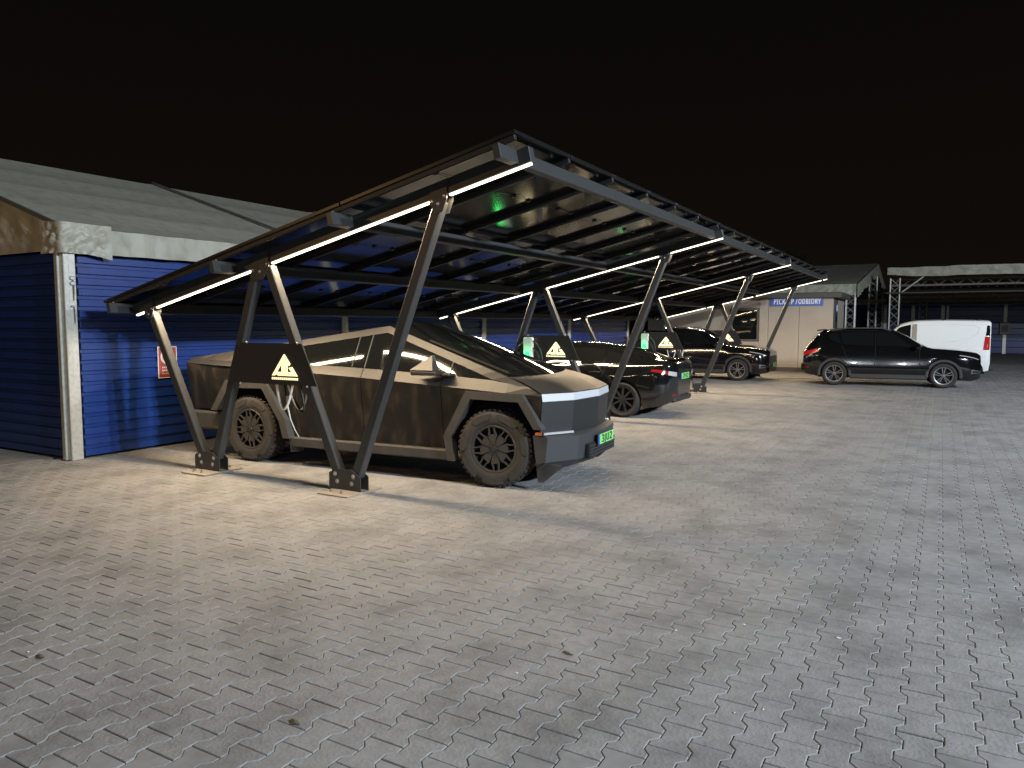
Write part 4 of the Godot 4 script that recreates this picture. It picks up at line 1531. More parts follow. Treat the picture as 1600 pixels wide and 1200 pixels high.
# ---------------------------------------------------------------- rounded cars
# a car body is a loft: rows of [u, ybot, w0, ymid, wmid, yshoulder, wshoulder, ybelt, wbelt, yedge, wedge, ytop]
class Loft:
	var keys: Array
	var arches: Array
	func row(u: float) -> Array:
		var n := keys.size()
		var i := 0
		while i < n - 2 and u > keys[i + 1][0]:
			i += 1
		var a: Array = keys[i]; var b: Array = keys[i + 1]
		var p: Array = keys[maxi(i - 1, 0)]; var q: Array = keys[mini(i + 2, n - 1)]
		var h: float = b[0] - a[0]
		var t := clampf((u - a[0]) / h, 0.0, 1.0)
		var out := []
		for k in range(1, 12):
			var m0 := 0.0; var m1 := 0.0
			if i > 0: m0 = slope((a[k] - p[k]) / (a[0] - p[0]), (b[k] - a[k]) / h)
			else: m0 = (b[k] - a[k]) / h
			if i + 2 < n: m1 = slope((b[k] - a[k]) / h, (q[k] - b[k]) / (q[0] - b[0]))
			else: m1 = (b[k] - a[k]) / h
			var t2 := t * t; var t3 := t2 * t
			out.append((2 * t3 - 3 * t2 + 1) * a[k] + (t3 - 2 * t2 + t) * h * m0 + (-2 * t3 + 3 * t2) * b[k] + (t3 - t2) * h * m1)
		return out
	func slope(s0: float, s1: float) -> float:
		if s0 * s1 <= 0.0: return 0.0
		return 2.0 * s0 * s1 / (s0 + s1)
	# point at station u, section parameter t in 0..5 (y, w)
	func at(u: float, t: float) -> Vector3:
		var r := row(u)
		var P := [Vector2(r[1], r[0]), Vector2(r[3], r[2]), Vector2(r[5], r[4]), Vector2(r[7], r[6]), Vector2(r[9], r[8]), Vector2(0.0, r[10])]
		var i := clampi(int(t), 0, 4)
		var f := t - i
		var p0: Vector2 = P[maxi(i - 1, 0)]; var p1: Vector2 = P[i]; var p2: Vector2 = P[i + 1]
		var p3: Vector2 = P[i + 2] if i + 2 < 6 else Vector2(-P[4].x, P[4].y)
		if i == 0: p0 = p1 * 2.0 - p2
		var k := 0.30
		var m1 := (p2 - p0) * k; var m2 := (p3 - p1) * k
		# sharp bend at the belt
		var f2 := f * f; var f3 := f2 * f
		var c := p1 * (2 * f3 - 3 * f2 + 1) + m1 * (f3 - 2 * f2 + f) + p2 * (-2 * f3 + 3 * f2) + m2 * (f3 - f2)
		return Vector3(u, c.y, c.x)
	func arch(u: float) -> float:
		var y := -1.0
		for a in arches:
			var d: float = absf(u - a[0])
			if d < a[2]:
				y = maxf(y, a[1] + sqrt(a[2] * a[2] - d * d))
		return y
	func patch(quad_: Array, nu: int, nt: int, off: float, s: float) -> MB:
		# quad_: four (u, t) corners going round
		var mb := MB.new()
		var rows := []
		for i in nu + 1:
			var a := i / float(nu)
			var r := []
			for k in nt + 1:
				var b := k / float(nt)
				var p: Vector2 = quad_[0].lerp(quad_[1], a).lerp(quad_[3].lerp(quad_[2], a), b)
				var c := at(p.x, p.y)
				var du := at(p.x + 0.01, p.y) - c
				var dt := at(p.x, minf(p.y + 0.02, 4.999)) - at(p.x, p.y - 0.02)
				var nm := du.cross(dt).normalized()
				if nm.dot(Vector3(0, 0.4, 1.0)) < 0.0: nm = -nm
				c += nm * off
				r.append(Vector3(c.x, c.y, c.z * s))
			rows.append(r)
		var mid := at(quad_[0].x, 2.0)
		for i in nu:
			for k in nt:
				mb.oquad(rows[i][k], rows[i][k + 1], rows[i + 1][k + 1], rows[i + 1][k], Vector3(rows[i][k].x, 0.6, 0.0))
		return mb

func loft_body(t: Node, lf: Loft, m: Material, u0: float, u1: float) -> void:
	var mb := MB.new()
	var us := []
	var n := 96
	for i in n + 1:
		us.append(lerpf(u0, u1, i / float(n)))
	for a in lf.arches:
		for k in 25:
			us.append(a[0] - a[2] * cos(PI * k / 24.0))
	us.sort()
	var ts := []
	for k in 36:
		ts.append(5.0 * k / 35.0)
	for s: float in [1.0, -1.0]:
		var rows := []
		for u: float in us:
			var ay := lf.arch(u)
			var r := []
			var cut := Vector3.ZERO
			for k in range(ts.size() - 1, -1, -1):
				var p := lf.at(u, ts[k])
				if ts[k] < 2.6 and p.y < ay:
					if cut == Vector3.ZERO:
						var q := lf.at(u, ts[k + 1])
						var f := clampf((ay - p.y) / maxf(1e-5, q.y - p.y), 0.0, 1.0)
						cut = p.lerp(q, f)
						cut.y = ay
					p = cut
				r.append(Vector3(p.x, p.y, p.z * s))
			rows.append(r)
		mb.grid(rows, s > 0)
		# floor edge lip turned inwards round the opening
		for i in us.size() - 1:
			var a: Vector3 = rows[i][-1]; var b: Vector3 = rows[i + 1][-1]
			mb.quad(a, b, b - Vector3(0, 0, s * 0.10), a - Vector3(0, 0, s * 0.10))
	for e in [u0, u1]:
		var last := []
		for k in 36:
			last.append(lf.at(e, ts[k]))
		for k in 35:
			var a: Vector3 = last[k]; var b: Vector3 = last[k + 1]
			mb.oquad(a, b, b * Vector3(1, 1, -1), a * Vector3(1, 1, -1), Vector3((u0 + u1) * 0.5, 0.6, 0))
	part(t, "body", mb, m, 35)
	# dark floor and wheel wells
	mb = MB.new()
	mb.box(T((u0 + u1) * 0.5, 0.42, 0), Vector3(absf(u1 - u0) - 0.7, 0.34, 1.1))
	for a in lf.arches:
		mb.box(T(a[0], a[1] + 0.18, 0), Vector3(a[2] * 2.0 + 0.1, a[2] * 1.6, 1.12))
	part(t, "underbody", mb, M.wheel_well)

func road_wheel(parent: Node, at: Vector3, s: float, R: float, width: float, rim: float, spokes: int, m: Material, twin := false) -> void:
	var w := frame(parent, "wheel", Transform3D(Basis(Vector3.UP, 0.0 if s > 0 else PI), at))
	var mb := MB.new()
	mb.lathe([Vector2(rim, -0.015), Vector2(rim + 0.02, 0.0), Vector2((R + rim) * 0.5, 0.006), Vector2(R - 0.025, -0.012), Vector2(R, -0.045), Vector2(R, -width + 0.04), Vector2(R - 0.03, -width), Vector2(rim, -width)], 48)
	part(w, "tyre", mb, M.tyre, 40)
	mb = MB.new()
	mb.lathe([Vector2(0.0, -0.12), Vector2(rim - 0.03, -0.12), Vector2(rim - 0.012, -0.03), Vector2(rim, -0.012)], 40)
	part(w, "rim_barrel", mb, M.wheel_well, 30)
	mb = MB.new()
	mb.lathe([Vector2(rim - 0.022, -0.04), Vector2(rim - 0.018, -0.012), Vector2(rim + 0.004, -0.008), Vector2(rim + 0.006, -0.02)], 48)
	mb.lathe([Vector2(0.0, -0.02), Vector2(0.035, -0.022), Vector2(0.05, -0.034), Vector2(0.06, -0.06)], 20)
	for k in spokes:
		var b := Basis(Vector3(0, 0, 1), TAU * k / spokes + PI / 2)
		var r1 := rim - 0.012
		if twin:
			for q in [-1, 1]:
				mb.prism([Vector2(0.04, 0.004 * q), Vector2(0.06, 0.022 * q), Vector2(r1, 0.052 * q), Vector2(r1, 0.030 * q)], -0.045, -0.020, Transform3D(b, Vector3.ZERO))
		else:
			mb.prism([Vector2(0.04, -0.02), Vector2(r1, -0.026), Vector2(r1, 0.004), Vector2(0.04, 0.02)], -0.05, -0.020, Transform3D(b, Vector3.ZERO))
	part(w, "rim", mb, m, 25)

func gap_strip(t: Node, lf: Loft, a: Vector2, b: Vector2, s: float) -> void:
	part(t, "door_gap", lf.patch([a, b, b + Vector2(0.009, 0), a + Vector2(0.009, 0)], 14, 1, 0.0015, s), M.wheel_well)

func suv(label: String, at: Vector3, turn: float, group: String) -> Node3D:
	var t := thing("parked_suv", label, "car", at, turn, group)
	var lf := Loft.new()
	lf.keys = [
		[-3.72, 0.42, 0.6, 0.6, 0.72, 0.8, 0.72, 0.98, 0.66, 1.02, 0.5, 1.04],
		[-3.66, 0.34, 0.76, 0.58, 0.86, 0.84, 0.86, 1.04, 0.78, 1.1, 0.62, 1.13],
		[-3.5, 0.3, 0.82, 0.56, 0.91, 0.88, 0.91, 1.11, 0.83, 1.3, 0.63, 1.36],
		[-3.22, 0.27, 0.86, 0.55, 0.93, 0.9, 0.925, 1.22, 0.85, 1.545, 0.61, 1.61],
		[-3.02, 0.25, 0.87, 0.52, 0.948, 0.9, 0.922, 1.21, 0.855, 1.6, 0.595, 1.67],
		[-2.5, 0.24, 0.88, 0.5, 0.95, 0.89, 0.92, 1.18, 0.86, 1.63, 0.6, 1.71],
		[-1.9, 0.23, 0.88, 0.5, 0.948, 0.88, 0.918, 1.16, 0.865, 1.64, 0.61, 1.72],
		[-1.35, 0.23, 0.88, 0.5, 0.948, 0.88, 0.918, 1.15, 0.865, 1.58, 0.62, 1.66],
		[-0.95, 0.23, 0.88, 0.5, 0.948, 0.88, 0.918, 1.14, 0.865, 1.43, 0.65, 1.5],
		[-0.4, 0.23, 0.88, 0.5, 0.948, 0.88, 0.92, 1.13, 0.86, 1.155, 0.7, 1.19],
		[-0.2, 0.23, 0.88, 0.53, 0.935, 0.88, 0.93, 1.08, 0.855, 1.12, 0.68, 1.15],
		[0.25, 0.23, 0.87, 0.53, 0.93, 0.86, 0.92, 1.05, 0.83, 1.09, 0.62, 1.12],
		[0.6, 0.24, 0.83, 0.53, 0.9, 0.85, 0.875, 1.02, 0.77, 1.055, 0.54, 1.08],
		[0.82, 0.26, 0.74, 0.52, 0.8, 0.81, 0.76, 0.98, 0.66, 1.015, 0.45, 1.035],
		[0.93, 0.3, 0.6, 0.5, 0.64, 0.76, 0.6, 0.91, 0.52, 0.94, 0.36, 0.96]]
	lf.arches = [[0.0, 0.355, 0.395], [-2.84, 0.355, 0.395]]
	loft_body(t, lf, M.black_paint, -3.72, 0.93)
	for s: float in [1.0, -1.0]:
		# windows
		part(t, "front_side_window", lf.patch([Vector2(-0.72, 3.10), Vector2(-1.72, 3.10), Vector2(-1.72, 3.86), Vector2(-1.28, 3.86)], 10, 6, 0.004, s), M.dark_glass, 30)
		part(t, "rear_side_window", lf.patch([Vector2(-1.80, 3.10), Vector2(-2.62, 3.12), Vector2(-2.72, 3.84), Vector2(-1.80, 3.86)], 10, 6, 0.004, s), M.dark_glass, 30)
		part(t, "quarter_window", lf.patch([Vector2(-2.68, 3.14), Vector2(-2.98, 3.35), Vector2(-3.02, 3.72), Vector2(-2.78, 3.82)], 6, 5, 0.004, s), M.dark_glass, 30)
		# bright line over the belt, kicking up behind
		part(t, "window_trim", lf.patch([Vector2(-0.70, 3.02), Vector2(-2.60, 3.03), Vector2(-2.60, 3.08), Vector2(-0.70, 3.07)], 14, 1, 0.008, s), M.chrome)
		part(t, "window_trim", lf.patch([Vector2(-2.60, 3.03), Vector2(-3.05, 3.36), Vector2(-3.05, 3.41), Vector2(-2.60, 3.08)], 8, 1, 0.008, s), M.chrome)
		# cladding: arch rings and sill
		for a in lf.arches:
			var mb := MB.new()
			var rows := []
			for k in 33:
				var g := lerpf(-0.12, PI + 0.12, k / 32.0)
				var row := []
				for q in [[0.385, -0.05], [0.385, 0.018], [0.405, 0.026], [0.455, 0.022], [0.462, -0.01]]:
					var y: float = a[1] + sin(g) * q[0]
					var u: float = a[0] + cos(g) * q[0]
					row.append(Vector3(u, y, s * (0.922 + q[1])))
				rows.append(row)
			mb.grid(rows, s < 0)
			part(t, "arch_cladding", mb, M.black_plastic, 40)
		var sb := MB.new()
		sb.box(T(-1.42, 0.30, s * 0.885), Vector3(2.02, 0.16, 0.10), 0.03)
		part(t, "sill_cladding", sb, M.black_plastic)
		gap_strip(t, lf, Vector2(-0.62, 0.9), Vector2(-0.62, 3.0), s)
		gap_strip(t, lf, Vector2(-1.76, 0.9), Vector2(-1.76, 3.95), s)
		gap_strip(t, lf, Vector2(-2.50, 1.7), Vector2(-2.66, 3.0), s)
		for u: float in [-1.60, -2.46]:
			var hb := MB.new()
			var hp := lf.at(u, 2.55)
			hb.box(T(hp.x, hp.y, s * (hp.z + 0.012)), Vector3(0.20, 0.024, 0.03), 0.009)
			part(t, "door_handle", hb, M.black_paint)
		# mirror
		var mm := MB.new()
		mm.box(Transform3D(Basis(Vector3.UP, -0.2 * s), Vector3(-0.66, 1.17, s * 1.02)), Vector3(0.16, 0.14, 0.22), 0.045)
		mm.box(T(-0.64, 1.11, s * 0.90), Vector3(0.10, 0.04, 0.14), 0.01)
		part(t, "mirror", mm, M.black_paint, 40)
		# roof rail
		var rr := MB.new()
		rr.tube([Vector3(-1.35, 1.62, s * 0.60), Vector3(-1.6, 1.70, s * 0.59), Vector3(-2.5, 1.70, s * 0.58), Vector3(-2.95, 1.63, s * 0.57)], 0.016, 6)
		part(t, "roof_rail", rr, M.alloy, 50)
		# lamps
		var hl := part(t, "headlight", lf.patch([Vector2(0.30, 2.28), Vector2(0.86, 1.86), Vector2(0.88, 2.28), Vector2(0.34, 2.52)], 12, 4, 0.006, s), M.dark_glass, 30)
		part(hl, "light_signature", lf.patch([Vector2(0.36, 2.36), Vector2(0.84, 2.08), Vector2(0.85, 2.17), Vector2(0.38, 2.44)], 10, 2, 0.012, s), M.head_lens, 30)
		part(t, "fog_surround", lf.patch([Vector2(0.66, 0.62), Vector2(0.91, 0.72), Vector2(0.91, 0.95), Vector2(0.68, 1.05)], 6, 4, 0.012, s), M.chrome, 30)
		part(t, "fog_recess", lf.patch([Vector2(0.70, 0.70), Vector2(0.925, 0.78), Vector2(0.925, 0.90), Vector2(0.71, 0.95)], 6, 3, 0.016, s), M.wheel_well, 30)
		part(t, "tail_light", lf.patch([Vector2(-3.28, 2.35), Vector2(-3.71, 2.20), Vector2(-3.70, 2.72), Vector2(-3.34, 2.62)], 10, 4, 0.006, s), M.tail_lit_lamp, 30)
		part(t, "reflector", lf.patch([Vector2(-3.55, 0.75), Vector2(-3.70, 0.75), Vector2(-3.70, 0.9), Vector2(-3.55, 0.9)], 4, 2, 0.006, s), M.tail_lens)
		for u: float in [0.0, -2.84]:
			road_wheel(t, Vector3(u, 0.355, s * 0.925), s, 0.355, 0.23, 0.245, 5, M.alloy, true)
	# glass across the car
	for g in [["windshield", -0.42, -1.30, 4.02], ["rear_window", -3.24, -3.5, 4.05]]:
		var mb := MB.new()
		for s: float in [1.0, -1.0]:
			var pt := lf.patch([Vector2(g[1], g[3]), Vector2(g[2], g[3]), Vector2(g[2], 4.999), Vector2(g[1], 4.999)], 12, 8, 0.005, s)
			mb.v.append_array(pt.v); mb.n.append_array(pt.n)
		part(t, g[0], mb, M.dark_glass, 30)
	var sp := MB.new()
	sp.box(Transform3D(Basis(Vector3(0, 0, 1), 0.10), Vector3(-3.22, 1.64, 0)), Vector3(0.28, 0.035, 1.16), 0.014)
	part(t, "spoiler", sp, M.black_paint)
	var gr := MB.new()
	gr.box(T(0.925, 0.66, 0), Vector3(0.05, 0.30, 0.96), 0.02)
	part(t, "grille", gr, M.black_plastic)
	for k in 5:
		gr = MB.new()
		gr.box(T(0.953, 0.55 + k * 0.055, 0), Vector3(0.012, 0.012, 0.90), 0.004)
		part(t, "grille_bar", gr, M.dark_alloy)
	number_plate(t, Vector3(0.965, 0.52, 0), "WE2", PI / 2)
	var bp := MB.new()
	bp.box(T(-3.74, 0.52, 0), Vector3(0.08, 0.22, 1.30), 0.03)
	part(t, "bumper_cladding", bp, M.black_plastic)
	return t

func saloon() -> void:
	var t := thing("parked_saloon", "black saloon showing its tail and green plate under the carport", "car", Vector3(-8.29, 0, -14.52), PI)
	var lf := Loft.new()
	# local x points to the nose; rear axle at -2.96
	lf.keys = [
		[-3.8979, 0.44, 0.34, 0.56, 0.40, 0.78, 0.40, 0.96, 0.38, 1.03, 0.36, 1.05],
		[-3.873, 0.36, 0.56, 0.54, 0.64, 0.80, 0.63, 0.99, 0.58, 1.06, 0.52, 1.08],
		[-3.79, 0.29, 0.74, 0.52, 0.81, 0.82, 0.80, 1.02, 0.74, 1.10, 0.62, 1.125],
		[-3.6406, 0.24, 0.85, 0.50, 0.915, 0.84, 0.905, 1.04, 0.82, 1.11, 0.64, 1.135],
		[-3.4082, 0.21, 0.90, 0.48, 0.96, 0.84, 0.955, 1.04, 0.86, 1.13, 0.64, 1.17],
		[-3.0762, 0.20, 0.91, 0.48, 0.975, 0.83, 0.975, 1.03, 0.88, 1.22, 0.62, 1.27],
		[-2.6, 0.19, 0.91, 0.48, 0.97, 0.82, 0.965, 1.01, 0.88, 1.325, 0.60, 1.38],
		[-2.0, 0.18, 0.91, 0.48, 0.965, 0.81, 0.955, 0.99, 0.88, 1.375, 0.59, 1.44],
		[-1.4, 0.18, 0.91, 0.48, 0.965, 0.80, 0.955, 0.97, 0.88, 1.37, 0.60, 1.44],
		[-0.95, 0.18, 0.91, 0.48, 0.965, 0.79, 0.955, 0.95, 0.87, 1.27, 0.62, 1.34],
		[-0.35, 0.18, 0.91, 0.48, 0.97, 0.78, 0.96, 0.93, 0.86, 1.02, 0.68, 1.06],
		[0.1, 0.19, 0.90, 0.48, 0.965, 0.76, 0.95, 0.90, 0.83, 0.95, 0.62, 0.98],
		[0.55, 0.21, 0.84, 0.47, 0.89, 0.68, 0.86, 0.80, 0.74, 0.84, 0.5, 0.86],
		[0.86, 0.26, 0.62, 0.44, 0.66, 0.58, 0.62, 0.66, 0.54, 0.69, 0.36, 0.70]]
	lf.arches = [[0.0, 0.352, 0.385], [-2.96, 0.352, 0.385]]
	loft_body(t, lf, M.green_black_paint, -3.8979, 0.86)
	for s: float in [1.0, -1.0]:
		part(t, "front_side_window", lf.patch([Vector2(-0.75, 3.12), Vector2(-1.75, 3.10), Vector2(-1.75, 3.86), Vector2(-1.18, 3.86)], 10, 6, 0.004, s), M.dark_glass, 30)
		part(t, "rear_side_window", lf.patch([Vector2(-1.80, 3.10), Vector2(-2.50, 3.10), Vector2(-2.50, 3.84), Vector2(-1.80, 3.86)], 10, 6, 0.004, s), M.dark_glass, 30)
		part(t, "quarter_window", lf.patch([Vector2(-2.54, 3.12), Vector2(-3.0347, 3.20), Vector2(-2.95, 3.62), Vector2(-2.54, 3.82)], 8, 5, 0.004, s), M.dark_glass, 30)
		part(t, "window_trim", lf.patch([Vector2(-0.70, 3.02), Vector2(-3.0928, 3.04), Vector2(-3.0928, 3.10), Vector2(-0.70, 3.08)], 16, 1, 0.008, s), M.chrome)
		gap_strip(t, lf, Vector2(-0.6, 0.6), Vector2(-0.6, 3.0), s)
		gap_strip(t, lf, Vector2(-1.77, 0.6), Vector2(-1.77, 3.95), s)
		gap_strip(t, lf, Vector2(-2.52, 1.8), Vector2(-2.62, 3.0), s)
		part(t, "tail_light", lf.patch([Vector2(-3.5078, 2.34), Vector2(-3.8066, 2.18), Vector2(-3.8066, 2.46), Vector2(-3.541, 2.50)], 10, 4, 0.006, s), M.tail_lens, 30)
		part(t, "tail_light_clear", lf.patch([Vector2(-3.8107, 2.16), Vector2(-3.8896, 2.12), Vector2(-3.8896, 2.50), Vector2(-3.8107, 2.48)], 6, 4, 0.006, s), M.head_lens, 30)
		part(t, "headlight", lf.patch([Vector2(0.2, 2.3), Vector2(0.75, 1.9), Vector2(0.78, 2.3), Vector2(0.25, 2.6)], 8, 4, 0.006, s), M.head_lens, 30)
		var mm := MB.new()
		mm.box(T(-0.72, 1.06, s * 1.03), Vector3(0.17, 0.12, 0.20), 0.045)
		mm.box(T(-0.70, 1.0, s * 0.92), Vector3(0.08, 0.03, 0.14), 0.01)
		part(t, "mirror", mm, M.black_paint, 40)
		for u: float in [-1.62, -2.36]:
			var hb := MB.new()
			var hp := lf.at(u, 2.35)
			hb.box(T(hp.x, hp.y, s * (hp.z + 0.008)), Vector3(0.22, 0.022, 0.02), 0.008)
			part(t, "door_handle", hb, M.chrome)
		for u: float in [0.0, -2.96]:
			road_wheel(t, Vector3(u, 0.352, s * 0.965), s, 0.352, 0.25, 0.255, 9, M.dark_alloy)
		var rb := MB.new()
		rb.box(Transform3D(Basis(Vector3.UP, 0.25 * s), Vector3(-3.8481, 0.45, s * 0.60)), Vector3(0.03, 0.045, 0.22), 0.008)
		part(t, "reflector", rb, M.tail_lens)
	for g in [["windshield", -0.40, -1.15, 4.02], ["rear_window", -2.62, -3.4497, 4.04]]:
		var mb := MB.new()
		for s: float in [1.0, -1.0]:
			var pt := lf.patch([Vector2(g[1], g[3]), Vector2(g[2], g[3]), Vector2(g[2], 4.999), Vector2(g[1], 4.999)], 14, 8, 0.005, s)
			mb.v.append_array(pt.v); mb.n.append_array(pt.n)
		part(t, g[0], mb, M.dark_glass, 30)
	var lip := MB.new()
	lip.box(Transform3D(Basis(Vector3(0, 0, 1), -0.12), Vector3(-3.7817, 1.137, 0)), Vector3(0.16, 0.022, 1.16), 0.01)
	part(t, "boot_spoiler", lip, M.black_paint)
	var tb := MB.new()
	tb.box(T(-3.8937, 0.93, 0), Vector3(0.02, 0.05, 0.80), 0.008)
	part(t, "boot_trim", tb, M.dark_glass)
	var df := MB.new()
	df.box(T(-3.8066, 0.36, 0), Vector3(0.16, 0.12, 1.10), 0.03)
	part(t, "diffuser", df, M.black_plastic)
	number_plate(t, Vector3(-3.9062, 0.80, 0.0), "2H2", -PI / 2)

func van() -> void:
	var t := thing("delivery_van", "white panel van with red tail light parked behind the black car", "van", Vector3(-1.85, 0, -28.75), PI)
	var lf := Loft.new()
	# local x to the nose (which points away to the left of the lot); front axle 0, rear axle -2.72
	lf.keys = [
		[-3.22, 0.40, 0.80, 0.62, 0.84, 1.00, 0.83, 1.30, 0.80, 1.84, 0.70, 1.87],
		[-3.16, 0.34, 0.86, 0.60, 0.90, 1.00, 0.895, 1.32, 0.865, 1.89, 0.73, 1.925],
		[-2.9, 0.30, 0.88, 0.58, 0.91, 1.00, 0.91, 1.32, 0.875, 1.91, 0.745, 1.945],
		[-2.0, 0.27, 0.88, 0.56, 0.91, 0.98, 0.91, 1.30, 0.88, 1.92, 0.75, 1.96],
		[-1.2, 0.26, 0.88, 0.55, 0.91, 0.96, 0.91, 1.26, 0.88, 1.90, 0.74, 1.94],
		[-0.72, 0.26, 0.88, 0.55, 0.91, 0.94, 0.905, 1.22, 0.88, 1.80, 0.71, 1.85],
		[-0.35, 0.26, 0.88, 0.55, 0.91, 0.93, 0.905, 1.17, 0.87, 1.52, 0.70, 1.57],
		[0.05, 0.26, 0.88, 0.55, 0.905, 0.90, 0.90, 1.10, 0.84, 1.20, 0.66, 1.24],
		[0.55, 0.27, 0.84, 0.54, 0.87, 0.84, 0.85, 0.99, 0.76, 1.03, 0.55, 1.06],
		[0.88, 0.30, 0.70, 0.50, 0.74, 0.72, 0.70, 0.82, 0.60, 0.85, 0.42, 0.87]]
	lf.arches = [[0.0, 0.33, 0.37], [-2.68, 0.33, 0.37]]
	loft_body(t, lf, M.white_paint, -3.22, 0.88)
	for s: float in [1.0, -1.0]:
		part(t, "door_window", lf.patch([Vector2(-0.12, 3.10), Vector2(-0.98, 3.10), Vector2(-0.98, 3.82), Vector2(-0.62, 3.82)], 10, 6, 0.004, s), M.dark_glass, 30)
		# pressed side panel: a raised bead round the load bay
		var mb := MB.new()
		var pts := []
		for q in [[-1.25, 2.75], [-1.22, 3.72], [-2.3, 3.74], [-2.78, 3.70], [-2.92, 3.58], [-2.86, 3.35], [-2.62, 3.10], [-2.25, 2.88], [-1.9, 2.76]]:
			var p := lf.at(q[0], q[1])
			pts.append(Vector3(p.x, p.y, s * (p.z + 0.003)))
		mb.tube(pts, 0.009, 6)
		part(t, "side_bead", mb, M.white_paint, 50)
		part(t, "door_pillar_trim", lf.patch([Vector2(-1.02, 3.05), Vector2(-1.16, 3.05), Vector2(-1.16, 3.80), Vector2(-1.02, 3.82)], 2, 8, 0.004, s), M.plate_steel)
		gap_strip(t, lf, Vector2(-1.02, 0.7), Vector2(-1.02, 3.9), s)
		gap_strip(t, lf, Vector2(0.02, 1.6), Vector2(0.02, 3.0), s)
		part(t, "tail_light", lf.patch([Vector2(-3.02, 2.0), Vector2(-3.19, 2.0), Vector2(-3.19, 3.22), Vector2(-3.06, 3.22)], 4, 12, 0.008, s), M.tail_lit_lamp, 30)
		part(t, "rear_pillar_glass", lf.patch([Vector2(-3.08, 3.26), Vector2(-3.19, 3.26), Vector2(-3.19, 3.72), Vector2(-3.11, 3.72)], 4, 6, 0.006, s), M.dark_glass, 30)
		part(t, "headlight", lf.patch([Vector2(0.3, 2.0), Vector2(0.78, 1.8), Vector2(0.78, 2.3), Vector2(0.3, 2.6)], 8, 4, 0.006, s), M.head_lens, 30)
		var mm := MB.new()
		mm.box(T(-0.18, 1.22, s * 1.05), Vector3(0.14, 0.24, 0.18), 0.04)
		mm.box(T(-0.16, 1.15, s * 0.93), Vector3(0.08, 0.05, 0.14), 0.01)
		part(t, "mirror", mm, M.black_plastic, 40)
		for u: float in [0.0, -2.68]:
			road_wheel(t, Vector3(u, 0.33, s * 0.90), s, 0.33, 0.21, 0.20, 8, M.dark_alloy)
	var wm := MB.new()
	for s: float in [1.0, -1.0]:
		var pt := lf.patch([Vector2(0.02, 4.03), Vector2(-0.66, 4.03), Vector2(-0.66, 4.999), Vector2(0.02, 4.999)], 12, 8, 0.005, s)
		wm.v.append_array(pt.v); wm.n.append_array(pt.n)
	part(t, "windshield", wm, M.dark_glass, 30)
	var rb := MB.new()
	rb.box(T(-3.25, 0.46, 0), Vector3(0.14, 0.22, 1.72), 0.04)
	part(t, "rear_bumper", rb, M.black_plastic)
	rb = MB.new()
	rb.box(T(-3.225, 1.55, 0.36), Vector3(0.02, 0.46, 0.56), 0.01)
	rb.box(T(-3.225, 1.55, -0.36), Vector3(0.02, 0.46, 0.56), 0.01)
	part(t, "rear_window", rb, M.dark_glass)
	rb = MB.new()
	for x: float in [-2.9, -1.9, -1.05]:
		rb.box(T(x, 1.955, 0), Vector3(0.10, 0.035, 1.42), 0.012)
	part(t, "roof_mount", rb, M.black_plastic)

func build_cars() -> void:
	saloon()
	suv("black sport utility car parked nose out under the carport", Vector3(-5.6, 0, -25.08), 0.0, "black sport utility cars")
	var th := deg_to_rad(6.0)
	suv("black sport utility car standing alone in front of the white van", Vector3(0.11, 0, -24.25) + Vector3(-sin(th), 0, -cos(th)) * 0.93, th, "black sport utility cars")
	van()

# ---------------------------------------------------------------- bits and trees
func build_small() -> void:
	var rng := RandomNumberGenerator.new()
	rng.seed = 8
	var spots := [[1162, 976, 0.016], [1310, 997, 0.018], [807, 1052, 0.014], [1055, 985, 0.016], [44, 1019, 0.014], [205, 930, 0.012], [1147, 1114, 0.010], [1192, 1109, 0.010]]
	for q in spots:
		# from a place on the photograph's ground plane, worked out once
		var p := ground_at(q[0], q[1])
		var mb := MB.new()
		var r: float = q[2]
		var top := p + Vector3(0.1 * r, 0.006, 0)
		var ring := []
		for k in 6:
			var a := TAU * k / 6.0
			var rr := r * rng.randf_range(0.5, 1.0)
			ring.append(p + Vector3(cos(a) * rr, 0.0022, sin(a) * rr * 0.7))
		for k in 6:
			mb.otri(top, ring[k], ring[(k + 1) % 6], p + Vector3(0, -0.05, 0))
			mb.otri(ring[k], ring[(k + 1) % 6], p + Vector3(0, 0.0005, 0), p + Vector3(0, 0.05, 0))
		var o := put(self, "paper_scrap", mb.mesh(), M.litter)
		tag(o, "tiny pale scrap lying on the grey paving stones", "litter", "scraps on the paving")
	for q in [[887, 1022], [460, 1130], [62, 1027]]:
		var p := ground_at(q[0], q[1])
		var mb := MB.new()
		var f := []
		for k in 8:
			var a := TAU * k / 8.0
			f.append(p + Vector3(cos(a) * 0.035, 0.004 + 0.006 * sin(a * 2.0), sin(a) * 0.018))
		for k in 8:
			mb.tri(p + Vector3(0, 0.008, 0), f[(k + 1) % 8], f[k])
			mb.tri(p + Vector3(0, 0.006, 0), f[k], f[(k + 1) % 8])
		var o := put(self, "dry_leaf", mb.mesh(), M.leaf_dry)
		tag(o, "small dry brown leaf lying on the grey paving stones", "leaf", "leaves on the paving")

func ground_at(px: float, py: float) -> Vector3:
	var f := 1163.34
	var b := Basis.from_euler(Vector3(deg_to_rad(-4.603), deg_to_rad(29.907), 0))
	var d := b * Vector3((px - 800.0) / f, -(py - 600.0) / f, -1.0)
	return EYE - d * (EYE.y / d.y)

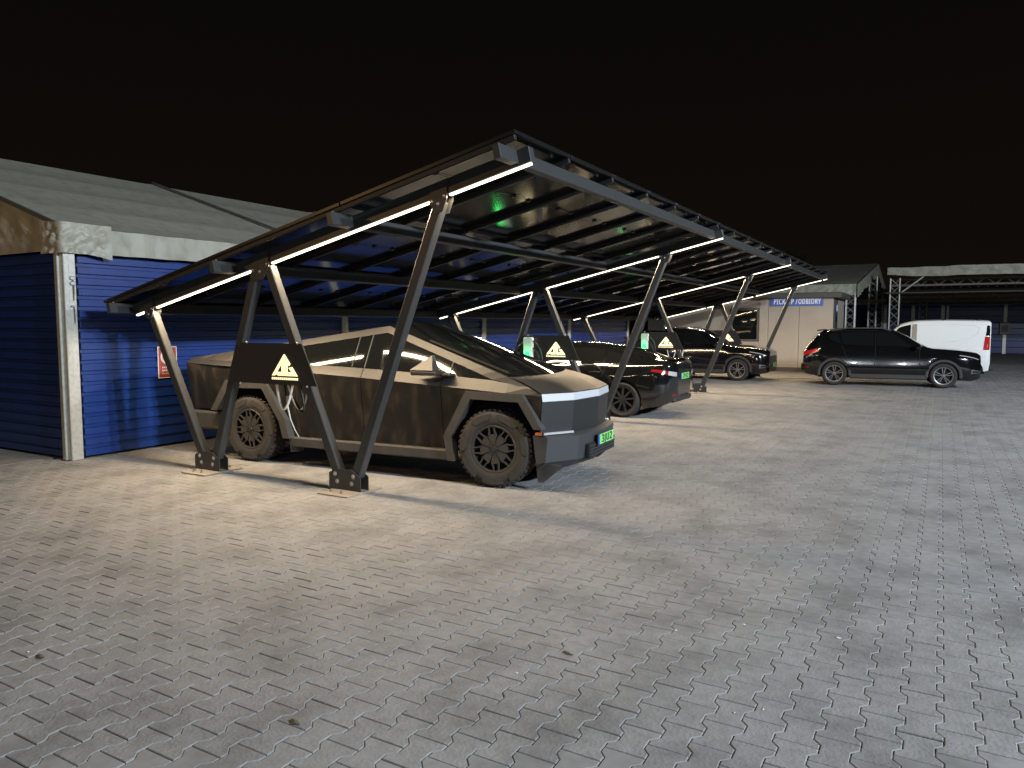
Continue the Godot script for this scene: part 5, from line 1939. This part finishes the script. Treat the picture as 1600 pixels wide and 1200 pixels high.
func build_trees() -> void:
	var rng := RandomNumberGenerator.new()
	rng.seed = 21
	var leaf := MB.new()
	leaf.quad(Vector3(-0.11, -0.06, 0), Vector3(0.11, -0.06, 0.02), Vector3(0.11, 0.06, 0), Vector3(-0.11, 0.06, 0.02))
	leaf.quad(Vector3(0, -0.09, -0.08), Vector3(0.02, -0.09, 0.08), Vector3(0, 0.09, 0.08), Vector3(0.02, 0.09, -0.08))
	var lm := leaf.mesh()
	var at := [[Vector3(-21, 0, -74), 10.5, "tall dark tree standing beyond the cloth hall roof"], [Vector3(-15, 0, -78), 9.0, "lower dark tree beyond the peak of the cloth hall"], [Vector3(-27, 0, -80), 9.5, "broad dark tree standing beyond the carport's end"]]
	for q in at:
		var t := thing("tree", q[2], "tree", q[0], 0.0, "trees beyond the halls")
		var h: float = q[1]
		var mb := MB.new()
		mb.tube([Vector3.ZERO, Vector3(0.1, h * 0.3, 0), Vector3(-0.05, h * 0.6, 0.1), Vector3(0, h * 0.9, 0)], 0.22, 8, 0.03)
		var tips := []
		for k in 16:
			var y := h * rng.randf_range(0.3, 0.8)
			var a := rng.randf() * TAU
			var l := h * rng.randf_range(0.16, 0.32)
			var e := Vector3(cos(a) * l, y + l * 0.6, sin(a) * l)
			mb.tube([Vector3(0, y, 0), Vector3(cos(a) * l * 0.5, y + l * 0.25, sin(a) * l * 0.5), e], 0.07, 5, 0.012)
			tips.append(e)
		part(t, "trunk", mb, M.bark)
		var mm := MultiMesh.new()
		mm.transform_format = MultiMesh.TRANSFORM_3D
		mm.mesh = lm
		mm.instance_count = 2200
		for i in 2200:
			var c: Vector3 = tips[rng.randi() % tips.size()]
			var o := Vector3(rng.randfn(), rng.randfn() * 0.8, rng.randfn()) * 0.55
			mm.set_instance_transform(i, Transform3D(Basis.from_euler(Vector3(rng.randf() * TAU, rng.randf() * TAU, 0)), c + o))
		var mi := MultiMeshInstance3D.new()
		mi.name = "crown"
		tag(mi, "", "", "", "stuff")
		mi.multimesh = mm
		mi.material_override = M.foliage
		t.add_child(mi)
